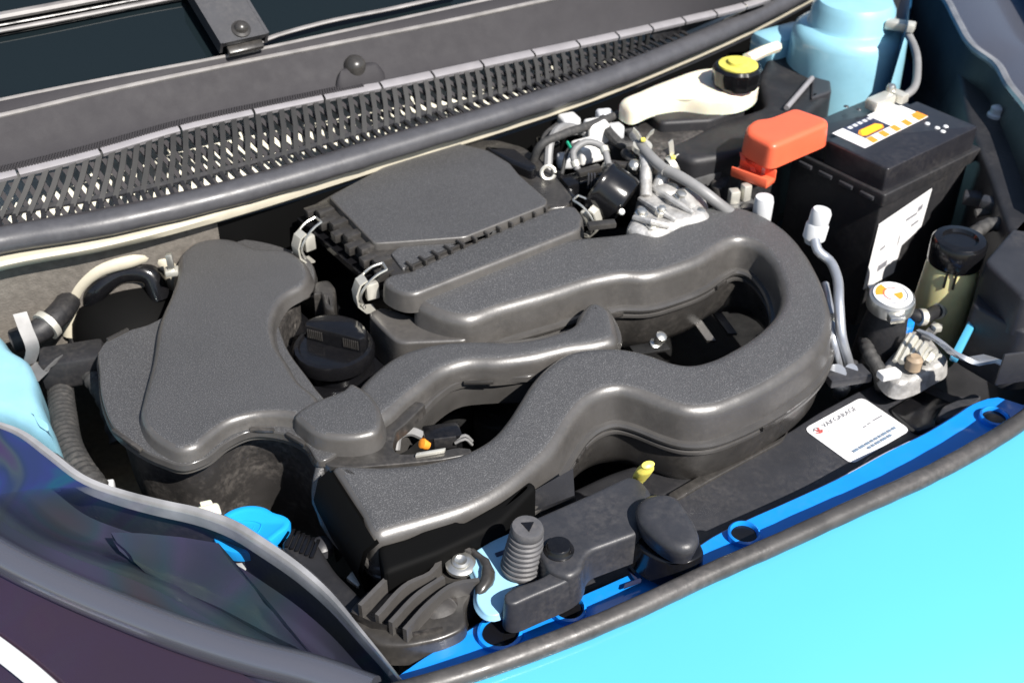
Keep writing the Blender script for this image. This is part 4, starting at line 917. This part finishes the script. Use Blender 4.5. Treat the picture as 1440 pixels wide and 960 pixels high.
slab('clip_block', [(1318, 584), (1326, 570), (1368, 552), (1382, 556), (1374, 566), (1334, 588)], SHZ+.016, SHZ, .003, M['slate'], sh, sm=1, spl=False, corner=.004)
slab('front_lip', [(1200, 664), (1224, 640), (1240, 638), (1250, 644), (1216, 662)], SHZ+.006, SHZ, .002, M['slate'], sh, sm=1, spl=False, corner=.003)
slab('rear_lip', [(938, 694), (1000, 658), (1060, 630), (1110, 602), (1100, 620), (1000, 674), (946, 706)], SHZ+.003, SHZ-.03, .002, M['smooth'], sh, sm=1, spl=False, corner=.004)
# garage sticker
q0, q1, q2, q3 = [at(*p, SHZ+.0008) for p in ((1130, 603), (1212, 558), (1285, 602), (1206, 648))]
SX, SY = q1 - q0, q3 - q0; SY = SY - SX*(SY.dot(SX)/SX.length_squared)
def st(a, b, dz=0): return q0 + SX*a + SY*b + Z*dz
stk = tag(MB().prism(ccw(fillet([q0, q0+SX, q0+SX+SY, q0+SY], .010, 6)), [(0, SHZ+.0002), (0, SHZ+.0009)]).build('garage_sticker', M['paper'], None, smooth=False), 'white rounded garage sticker with small logo on the black shroud', 'sticker')
Xs, Ys = SX.normalized(), -SY.normalized()
ls = SX.length
text_mb('VAKGARAGE', ls*.098, st(.21, .18), Xs, Ys, 'printed_line', M['ink'], stk, .0010)
for (a, b, l, m_) in ((.20, .26, .30, 'capw'), (.58, .52, .05, 'ink'), (.66, .51, .05, 'ink'), (.76, .50, .17, 'ink')):
    mb = MB(); P = [st(a, b), st(a+l, b), st(a+l, b+.025), st(a, b+.025)]; mb.add([p + Z*.0011 for p in P], [(0, 1, 2, 3)]); mb.build('printed_line', M[m_], stk, smooth=False)
for (b, a0, a1) in ((.80, .16, .88), (.88, .34, .74)):
    a = a0
    while a < a1:
        l = random.uniform(.03, .09); mb = MB(); P = [st(a, b), st(min(a1, a+l), b), st(min(a1, a+l), b+.05), st(a, b+.05)]; mb.add([p + Z*.0013 for p in P], [(0, 1, 2, 3)]); mb.build('printed_line', M['inkb'], stk, smooth=False); a += l + .018
# logo: ring with red tick
cL = st(.11, .17)
def poly_on(pts, m_, nm, dz=.0012):
    mb = MB(); mb.add([cL + Xs*x*ls + Ys*y*ls + Z*dz for x, y in pts], [tuple(range(len(pts)))]); mb.build(nm, m_, stk, smooth=False)
poly_on([(.055*math.cos(a), .055*math.sin(a)) for a in [R(20+k*20) for k in range(8)]] + [(.043*math.cos(a), .043*math.sin(a)) for a in [R(160-k*20) for k in range(8)]], M['ink'], 'logo_ring')
poly_on([(.055*math.cos(a), .055*math.sin(a)) for a in [R(190+k*20) for k in range(9)]] + [(.040*math.cos(a), .040*math.sin(a)) for a in [R(350-k*20) for k in range(9)]], M['inkr'], 'logo_ring')
poly_on([(-.03, .03), (-.012, .03), (.004, -.02), (.02, .035), (.038, .035), (.012, -.045), (-.006, -.045)], M['inkr'], 'logo_tick', .0014)

# latch plate (pale blue)
lp = thing('latch_plate', 'pale blue painted steel plate carrying the rubber bonnet buffer', 'steel plate', at(715, 800, -.1))
slab('plate', [(655, 782), (690, 760), (740, 738), (790, 720), (800, 770), (770, 800), (724, 822), (712, 842), (706, 864), (684, 866), (668, 846), (672, 820), (664, 800)], -.052, -.058, .002, M['paintp'], lp, sm=1, spl=False, corner=.008)
mb = MB(); mb.box(at(706, 777, -.0515), Vector((.006, .003, 0)), Vector((-.001, .002, 0)), Z*.0008); mb.build('slot', M['navy'], lp)
# rubber buffer
bf = thing('bonnet_buffer', 'grey ribbed rubber bonnet buffer screwed upright into the pale plate', 'rubber buffer', at(733, 800, -.052))
c = at(733, 800, -.052); prof = []
for k in range(8):
    r = .0205 - .0006*k; z = .002 + k*.0058
    prof += [(r-.0018, z), (r, z+.0012), (r, z+.0038), (r-.0018, z+.005)]
prof += [(.0155, .049), (.0160, .054), (.0145, .0575), (.011, .058)]
mb = MB(); mb.lathe(c, [(.018, -.002)] + prof + [(.0085, .0575)], n=32, axis=Vector((.10, .02, 1))); o1 = mb.build('ribbed_body', mat('grey buffer rubber', (.075, .075, .08), .55, bump=.1, bscale=300, dust=.4, var=.15), bf)
axb = Vector((.10, .02, 1)).normalized()
mb = MB(); P = [c + axb*.0588 + Vector((math.cos(a), math.sin(a), 0))*.0075 for a in (R(40), R(150), R(280))]; P2 = [p - axb*.004 for p in P]; mb.rings([P2, P]); mb.build('top_socket', M['gloss'], bf)

# latch cover with push pin and round-cornered lever
lh = thing('latch_cover', 'smooth dark plastic bonnet latch cover on the front rail', 'latch cover', at(820, 770, -.08))
LZ = -.022
slab('cover_top', [(732, 738), (740, 732), (820, 697), (884, 667), (900, 672), (918, 692), (906, 712), (904, 742), (896, 750), (830, 774), (822, 784), (818, 800), (800, 812), (770, 800), (760, 780), (742, 762)], LZ, -.060, .005, M['slate'], lh, draft=.002, sm=2, spl=False, corner=.008)
slab('cover_nose', [(824, 776), (816, 806), (796, 818), (748, 838), (722, 850), (710, 846), (708, 834), (722, 824), (760, 812), (782, 796), (800, 776)], LZ-.006, -.066, .0035, M['slate'], lh, draft=.003, sm=1, spl=False, corner=.008)
pc = at(786, 771, LZ+.002)
mb = MB(); mb.lathe(pc, [(.0145, -.004), (.0145, -.001), (.0125, .001), (.0120, .004), (.0105, .0055), (.001, .0062)], n=28); mb.build('push_pin', M['gloss'], lh)
kn = [(896, 706), (908, 694), (932, 690), (950, 694), (966, 712), (980, 736), (984, 756), (974, 768), (956, 770), (936, 762), (914, 746), (898, 728)]
lv = thing('latch_lever', 'rounded dark plastic release lever beside the latch cover', 'lever', at(940, 750, -.07))
slab('lever_pad', kn, -.004, -.030, .009, M['slate'], lv, draft=-.004, sm=4)
slab('lever_base', [(880, 700), (900, 690), (940, 700), (984, 760), (990, 776), (970, 790), (940, 790), (900, 770), (880, 730)], -.034, -.066, .004, M['gloss'], lv, draft=.002, sm=3)
# oil dipstick handle
dp = thing('dipstick_handle', 'pale yellow dipstick handle poking out behind the latch cover', 'dipstick', at(905, 680, -.06))
mb = MB(); mb.tube(spline([at(896, 678, -.045), at(902, 668, -.028), at(908, 659, -.012), at(911, 654, -.005), at(912, 652, -.002)], step=.003), [.007, .0085, .0095, .0095, .007, .003], 12, True, .6); mb.build('handle', M['yplast'], dp)
mb = MB(); mb.tube([at(897, 676, -.04), at(890, 690, -.1)], .004, 8); mb.build('stem', M['steel'], dp)
# dark crossmember and air guide behind the latch
ag = thing('air_guide', 'thin dark plastic air guide flap behind the latch cover', 'air guide', at(770, 700, -.12))
mb = MB(); mb.quadgrid([[at(690, 718, -.045), at(750, 690, -.045), at(806, 658, -.035)], [at(700, 730, -.07), at(756, 716, -.07), at(808, 696, -.07)], [at(700, 740, -.14), at(760, 730, -.14), at(812, 712, -.14)]]); mb.build('flap', M['slate'], ag)
slab('cross_member', [(540, 800), (700, 735), (860, 660), (1000, 620), (1090, 590), (1100, 620), (940, 700), (760, 790), (600, 850)], -.13, -.30, .01, M['matte'], ag, spl=False, corner=.02)

# headlight bracket with ribs and bolt
hb2 = thing('headlight_bracket', 'ribbed black plastic headlight mounting bracket fixed by a steel bolt', 'bracket', at(590, 840, -.12))
HZ = -.050
slab('base', [(488, 858), (520, 826), (560, 800), (600, 772), (632, 766), (664, 778), (682, 796), (684, 816), (668, 834), (654, 850), (656, 882), (620, 898), (570, 908), (530, 906), (506, 884)], HZ-.014, HZ-.040, .004, M['smooth'], hb2, draft=.002, sm=3, spl=False, corner=.01)
ribs = [[(506, 852), (560, 800), (604, 770), (636, 766), (664, 776)], [(530, 866), (576, 820), (606, 806), (622, 782)], [(549, 876), (590, 834), (624, 812)], [(569, 886), (604, 848), (640, 822), (674, 816)]]
for rb in ribs:
    path = spline([at(x, y, HZ+.002) for x, y in rb], step=.006)
    mb = MB(); mb.strip([p + Z*-.009 for p in path], Z*.011, .0022); mb.build('rib', M['wall'], hb2)
mb = MB(); mb.quadgrid([[at(488, 858, HZ-.006), at(520, 872, HZ-.004), at(580, 888, HZ-.006), at(622, 880, HZ-.008)], [at(492, 866, HZ-.03), at(524, 896, HZ-.026), at(580, 908, HZ-.03), at(626, 900, HZ-.03)]]); mb.build('front_skirt', M['dusty'], hb2)
mb = MB(); mb.lathe(at(622, 860, HZ-.012), [(.022, -.02), (.021, -.008), (.018, -.005), (.016, -.003), (.015, -.003), (.011, 0), (.004, .001)], axis=Vector((.2, -.5, .9)), n=28); mb.build('ball_socket', M['dusty'], hb2)
mb = MB(); mb.tube(spline([at(664, 774, HZ+.002), at(682, 790, HZ+.002), at(686, 812, HZ), at(672, 836, HZ-.004)], step=.005), [.003, .005, .007, .006, .003], 10); mb.build('end_hook', M['smooth'], hb2)
cb_ = at(648, 793, HZ-.004)
mb = MB(); mb.lathe(cb_, [(.0150, -.002), (.0150, .002), (.0125, .0035), (.0092, .004), (.0088, .006), (.006, .007), (.003, .005), (.001, .005)], axis=Vector((.02, -.1, 1)), n=24); mb.build('bolt', M['steel'], hb2)

# ================================================================== HEADLIGHT (left)
hl = thing('headlight', 'large dark iridescent headlight with clear lens edge at the front corner', 'headlight', at(150, 850, -.2))
top_e = [(-80, 590), (-30, 600), (0, 606), (31, 617), (78, 650), (128, 686), (175, 703), (233, 718), (288, 730), (331, 746), (373, 772), (424, 808), (467, 847), (506, 894), (548, 946), (590, 1000)]
HT = -.052
te = spline(pix(top_e, HT), step=.012); n_t = 60; te = [along(te, k/n_t) for k in range(n_t+1)]
bot_e = [(-380, 640), (-330, 760), (-260, 860), (-180, 960), (-80, 1040), (40, 1110), (180, 1180), (330, 1230), (470, 1210), (560, 1120), (600, 1040)]
be = spline(pix(bot_e, -.16), step=.012); be = [along(be, k/n_t) for k in range(n_t+1)]
def lamp_pt(i, s, dz):
    p = te[i].lerp(be[i], s); bul = math.sin(math.pi*min(1, s*.9+.05))*.035
    return p + Z*(bul + dz)
S = [0, .01, .03, .07, .12, .2, .3, .42, .56, .7, .85, 1]
mb = MB(); mb.quadgrid([[lamp_pt(i, s, .004) for i in range(n_t+1)] for s in S]); mb.build('lens', M['lens'], hl)
mb = MB(); mb.quadgrid([[lamp_pt(i, s, d) for i in range(n_t+1)] for s, d in ((-.030, -.03), (-.028, -.006), (-.020, .004), (-.004, .009), (.016, .008), (.026, .004), (.030, -.008))]); mb.build('lens_rim', M['lamprim'], hl)
mb = MB(); mb.quadgrid([[lamp_pt(i, s, -.030 - .022*math.sin(s*14)) for i in range(n_t+1)] for s in (.04, .07, .10, .14, .18, .23, .28, .33, .38, .42)]); mb.build('inner_shell', M['lampdark'], hl)
mb = MB(); mb.quadgrid([[lamp_pt(i, s, -.016) for i in range(n_t+1)] for s in (.42, .5, .6, .7, .85, 1)]); mb.build('lower_shell', M['lampred'], hl)
def on_lamp(x, y, dz):
    """spot on the lamp's bulged face seen over a place"""
    o0 = Vector((0, 0, CAM_H)); best = None
    for i in range(0, n_t+1):
        for s in [k*.01 for k in range(0, 100)]:
            p = lamp_pt(i, s, dz); d = p - o0
            xx = 720 + FPX*d.x/(d.y*_cp - d.z*_sp); yy = 480 - FPX*(d.y*_sp + d.z*_cp)/(d.y*_cp - d.z*_sp)
            e = (xx-x)**2 + (yy-y)**2
            if best is None or e < best[0]: best = (e, p)
    return best[1]
bd = spline([on_lamp(x, y, -.010) for x, y in ((-60, 740), (0, 778), (80, 822), (170, 858), (270, 898), (360, 926), (455, 952), (520, 975))], step=.01)
mb = MB(); mb.tube(bd, .0165, 20, True, 1.0); mb.build('inner_bezel', M['lampband'], hl)
G = []
for a_, b_ in (((158, 752), (200, 800)), ((200, 750), (250, 828)), ((255, 752), (310, 856)), ((310, 766), (370, 886)), ((338, 800), (410, 905)), ((390, 862), (440, 925)), ((440, 925), (456, 940))):
    G.append([on_lamp(a_[0] + (b_[0]-a_[0])*k/5, a_[1] + (b_[1]-a_[1])*k/5, -.016 - .010*math.sin(k/5*math.pi)) for k in range(6)])
mb = MB(); mb.quadgrid(G); mb.quadgrid([[p - Z*.012 for p in r] for r in G]); mb.quadgrid([[r[0] for r in G], [r[0] - Z*.012 for r in G]]); mb.quadgrid([[r[-1] for r in G], [r[-1] - Z*.012 for r in G]]); mb.build('reflector_panel', M['lamppanel'], hl)
dr = spline([on_lamp(x, y, -.004) for x, y in ((-60, 870), (0, 912), (40, 945), (90, 985))], step=.01)
mb = MB(); mb.tube(dr, .010, 10, True, .7); mb.build('light_strip', M['white'], hl)
mb = MB(); mb.quadgrid([[lamp_pt(i, -.012, -.02) for i in range(n_t+1)], [te[i] + Vector((.004, .004, -.06)) for i in range(n_t+1)], [te[i] + Vector((-.02, -.02, -.2)) for i in range(n_t+1)]]); mb.build('housing', M['matte'], hl)

# washer filler
wf = at(346, 744, -.082)
wc = thing('washer_filler_cap', 'bright blue washer fluid cap with a thumb tab', 'washer cap', wf - Z*.03)
oo_ = [wf + Vector((math.cos(a)*.034, math.sin(a)*.034, 0)) for a in [R(k*15) for k in range(24)]]
tabd = Vector((math.cos(R(12)), math.sin(R(12)), 0))
oo_ = [p + tabd*max(0, (p-wf).normalized().dot(tabd)-.86)*.085 for p in oo_]
oo_ = ccw(spline(oo_, True, .004))
mb = MB(); mb.prism(oo_, [(-.001, wf.z-.012), (0, wf.z-.002), (-.001, wf.z+.001), (-.0035, wf.z+.002), (-.007, wf.z+.0012), (-.009, wf.z+.0004)], smooth=2); mb.build('lid', M['bcap'], wc)
wt = [(-.014, -.008), (.008, -.013), (.015, .006), (-.012, .010)]
mb = MB(); mb.tube(spline([wf + Vector((a, b, .001)) for a, b in wt], True, .004) + [wf + Vector((-.014, -.008, .001))], .0008, 5); mb.build('embossed_screen', M['bcap'], wc)
for k in range(5):
    mb = MB(); a = -.006 + .003*k; mb.tube([wf + Vector((a, -.004, .0008)), wf + Vector((a*1.4, .004, .0008))], .0005, 4); mb.build('embossed_spray', M['bcap'], wc)
mb = MB(); mb.lathe(wf + Z*-.012, [(.026, -.10), (.026, -.004), (.030, 0)], n=24); mb.build('neck', M['white'], wc)
wbt = thing('white_bottle_lug', 'small off-white plastic lug beside the blue washer cap', 'plastic lug', at(295, 725, -.07))
mb = MB(); mb.box(at(294, 722, -.055), Vector((.011, .004, 0)), Vector((-.003, .007, 0)), Z*.008, .004, 3); mb.build('lug', M['milk'], wbt)
mb = MB(); mb.box(at(294, 726, -.075), Vector((.006, .002, 0)), Vector((-.002, .004, 0)), Z*.02, .002); mb.build('lug_foot', M['milk'], wbt)
wbt.name = 'bottle_lug'
# dark tub beyond the washer cap with moulded bars
tb = thing('washer_tank', 'dark moulded washer tank wall beside the blue cap', 'washer tank', at(450, 790, -.2))
slab('tank_wall', [(392, 760), (420, 744), (440, 752), (470, 800), (520, 850), (480, 870), (440, 820)], -.075, -.25, .006, M['matte'], tb, draft=.004, spl=False, corner=.01)
for k in range(6):
    a = at(408 + k*7, 756 + k*3, -.073); mb = MB(); mb.box(a, Vector((.0018, 0, 0)), Vector((.002, .012, 0)), Z*.0012, .0004); mb.build('moulded_bar', M['gloss'], tb)
mb = MB(); mb.box(at(505, 810, -.10), Vector((.007, -.006, 0)), Vector((.006, .010, 0)), Z*.003, .002); mb.build('pale_tag', M['galv'], tb)
mb = MB(); mb.lathe(at(452, 765, -.09), [(.012, -.01), (.012, 0), (.008, .004), (.001, .005)], n=14); mb.build('grommet', M['slate'], tb)

# ================================================================== LEFT CLUTTER
cdt = thing('wiring_conduit', 'corrugated black wiring conduit dropping between wing and engine cover', 'conduit', at(110, 640, -.15))
pth = spline([at(82, 520, -.10), at(90, 590, -.09), at(98, 630, -.085), at(114, 660, -.085), at(136, 690, -.09), at(160, 730, -.12)], step=.0022)
mb = MB(); mb.tube(pth, [.0140 + (.0016 if (i//2) % 2 else 0) for i in range(len(pth))], 14); mb.build('corrugated_sleeve', M['wire'], cdt)
mb = MB(); mb.tube(spline([at(96, 500, -.09), at(130, 530, -.08), at(150, 560, -.085), at(170, 620, -.12)], step=.0022), [.012 + (.0014 if (i//2) % 2 else 0) for i in range(40)], 12); mb.build('corrugated_sleeve', M['wire'], cdt)
mb = MB(); mb.box(at(104, 512, -.07), Vector((.036, .010, 0)), Vector((-.006, .02, 0)), Z*.02, .006); mb.build('loom_plug', M['matte'], cdt)
hp = thing('firewall_hose', 'cream coated pipe arching behind the engine cover', 'pipe', at(110, 420, -.1))
mb = MB(); mb.tube(spline([at(100, 470, -.10), at(100, 430, -.06), at(112, 400, -.03), at(140, 378, -.01), at(180, 366, -.005), at(215, 358, -.01), at(238, 376, -.03), at(240, 400, -.06)], step=.006), .0105, 12); mb.build('pipe', M['cream'], hp)
mb = MB(); mb.tube(spline([at(128, 440, -.08), at(136, 408, -.04), at(170, 384, -.025), at(210, 386, -.03), at(226, 420, -.06)], step=.006), .014, 12); mb.build('rubber_sleeve', M['gloss'], hp)
hp.name = 'heater_pipe'
mb = MB(); mb.box(at(92, 385, -.01), Vector((.022, .006, 0)), Vector((0, .004, 0)), Z*.03, .006); mb.build('firewall_tab', M['paint'], car)
mbk = thing('metal_bracket', 'small bent bright steel bracket beside the cyan inner wing', 'bracket', at(42, 480, -.05))
q = spline([at(28, 440, .01), at(36, 462, -.005), at(46, 490, -.025), at(40, 512, -.045)], step=.006)
mb = MB(); mb.strip(q, Vector((.007, .003, 0)), .0012); mb.build('upright', M['alu2'], mbk)
mb = MB(); mb.strip(spline([at(44, 516, -.045), at(56, 530, -.05), at(72, 512, -.05), at(82, 506, -.05)], step=.006), Vector((.003, .009, .0)), .0016); mb.build('foot', M['alu2'], mbk)

cn2 = thing('vacuum_canister', 'round canister coloured black as shadow behind the engine cover', 'canister', at(175, 440, -.2))
c = at(182, 446, -.085)
mb = MB(); mb.lathe(c, [(.066, -.12), (.074, -.05), (.075, -.02), (.070, .004), (.058, .022), (.036, .033), (.012, .037), (.001, .038)], axis=Vector((.1, -.25, 1)), n=40); mb.build('shell', M['void'], cn2)  # shadow behind the cover put into the shell's near-black colour
mb = MB(); mb.lathe(c, [(.0755, -.026), (.0785, -.023), (.0785, -.017), (.0755, -.014)], axis=Vector((.1, -.25, 1)), n=40); mb.build('crimped_rim', M['matte'], cn2)

# ================================================================== SMALLER FITTINGS
def hose(name, lab, cat, pts, r, m, ribs=0, ends=None):
    t = thing(name, lab, cat, at(*pts[0]) - Z*.01); p = spline([at(*q) for q in pts], step=.0024 if ribs else .006)
    mb = MB(); mb.tube(p, [r + (ribs if (i//2) % 2 else 0) for i in range(len(p))] if ribs else r, 12); mb.build('hose_run', M[m], t)
    for k in (ends or ()):
        i = int(k*(len(p)-2)); ax = (p[i+1]-p[i]).normalized(); mb = MB(); mb.lathe(p[i], [(r*1.0, -.004), (r*1.28, -.004), (r*1.28, .004), (r*1.0, .004)], axis=ax, n=18); mb.build('band_clip', M['galv'], t)
    return t
hose('firewall_hose', 'thick black hose shape standing for shadow along the grey felt firewall', 'hose', [(20, 480, -.06), (60, 462, -.05), (84, 440, -.045), (98, 420, -.05), (110, 390, -.06)], .015, 'matte', ends=(.3,))  # dark hose added to stand in for the shadow by the pipe
hose('breather_hose', 'narrow black breather hose behind the air filter lid', 'hose', [(748, 232, .02), (760, 205, .05), (790, 190, .055), (830, 176, .05), (872, 160, .045)], .0058, 'wire')
hose('vacuum_hose', 'grey vacuum hose curling between plugs and black throttle', 'hose', [(812, 238, .03), (806, 214, .05), (824, 200, .06), (846, 206, .055), (856, 232, .04)], .0048, 'grey', ends=(.1, .9))
hose('fuel_hose', 'ribbed black loom sleeve beside the throttle body', 'loom', [(878, 214, .04), (900, 236, .035), (915, 250, .03), (930, 250, .01)], .0062, 'wire', ribs=.0009)
hose('battery_cable', 'thick black cable dropping below the red terminal cover', 'cable', [(1062, 232, .03), (1050, 252, .02), (1040, 275, .0), (1036, 300, -.04)], .0075, 'wire', ends=(.25,))
hose('loom_branch', 'taped black loom passing beside the radiator neck', 'loom', [(1214, 470, -.09), (1224, 500, -.08), (1236, 520, -.09), (1240, 545, -.12)], .0085, 'wire', ribs=.0008)
hose('tank_hose', 'black hose between yellowed tank and radiator neck', 'hose', [(1278, 440, -.06), (1296, 446, -.06), (1312, 440, -.065), (1330, 430, -.07)], .0085, 'matte', ends=(.2, .8))
hose('wing_loom', 'black taped loom along the right wing behind the tank', 'loom', [(1366, 330, -.01), (1392, 316, .0), (1420, 318, .0), (1450, 330, -.01)], .009, 'wire', ribs=.0008)
def fitting(name, lab, cat, x, y, z, parts):
    t = thing(name, lab, cat, at(x, y, z-.01))
    for (nm, dx, dy, dz, sx, sy, sz, rz, m) in parts:
        X_ = Vector((math.cos(rz), math.sin(rz), 0)); Y_ = Vector((-math.sin(rz), math.cos(rz), 0))
        mb = MB(); mb.box(at(x, y, z) + Vector((dx, dy, dz)), X_*sx, Y_*sy, Z*sz, min(sx, sy, sz)*.35, 2); mb.build(nm, M[m], t)
    return t
fitting('relay_block', 'small black relay block in the gap before the heater box', 'relay', 985, 232, .012, [('relay', 0, 0, 0, .018, .014, .016, .5, 'matte'), ('relay', .034, .006, -.004, .013, .012, .014, .5, 'dusty'), ('bracket_leg', .012, -.02, -.012, .030, .002, .008, .5, 'alu2')])
fitting('pipe_fitting', 'pair of bright steel unions behind the duct bend', 'fitting', 1032, 276, .01, [('union', 0, 0, 0, .007, .007, .010, .2, 'galv'), ('union', .016, .004, .004, .006, .006, .012, .4, 'galv'), ('union_plate', .008, -.006, -.010, .022, .012, .002, .3, 'alu2')])
fitting('fuel_rail_clip', 'pale plastic fuel line clip under the rear seal', 'clip', 866, 186, .03, [('clip_block', 0, 0, 0, .010, .010, .012, .3, 'capw'), ('clip_arm', -.014, .008, .004, .012, .003, .004, .9, 'galv'), ('clip_arm', .014, .004, .002, .014, .003, .003, -.3, 'alu2')])
fitting('coil_plug', 'dark ignition coil plug beside the pale wiring plugs', 'coil plug', 880, 186, .02, [('coil_head', 0, 0, 0, .016, .012, .016, .6, 'gloss'), ('coil_tab', .006, -.014, .008, .008, .003, .006, .6, 'slate')])
fitting('ground_strap', 'flat metal earth strap bolted under the blue tank bracket', 'earth strap', 1310, 466, -.07, [('strap_plate', 0, 0, 0, .020, .006, .002, .9, 'alu2'), ('blue_plug', -.030, .006, .004, .007, .006, .008, .3, 'paintb'), ('strap_bolt', .006, .002, .004, .005, .005, .004, .3, 'galv')])
fitting('wing_connector', 'grey wiring connector in the shade of the right wing liner', 'connector', 1398, 290, .0, [('connector_shell', 0, 0, 0, .018, .010, .010, -.5, 'slate'), ('connector_latch', .004, -.010, .006, .008, .003, .004, -.5, 'capw')])
fitting('cover_stud', 'steel stud and nut between firewall and engine cover', 'stud', 240, 372, .002, [('stud', 0, 0, 0, .004, .004, .016, .2, 'steel'), ('nut', 0, 0, -.010, .008, .007, .004, .2, 'galv')])
fitting('wing_stud', 'pale plug on the dark floor beside the corrugated conduit', 'plug', 152, 684, -.10, [('plug_cap', 0, 0, 0, .007, .006, .006, .2, 'capw'), ('plug_stem', 0, 0, -.010, .004, .004, .008, .2, 'matte')])
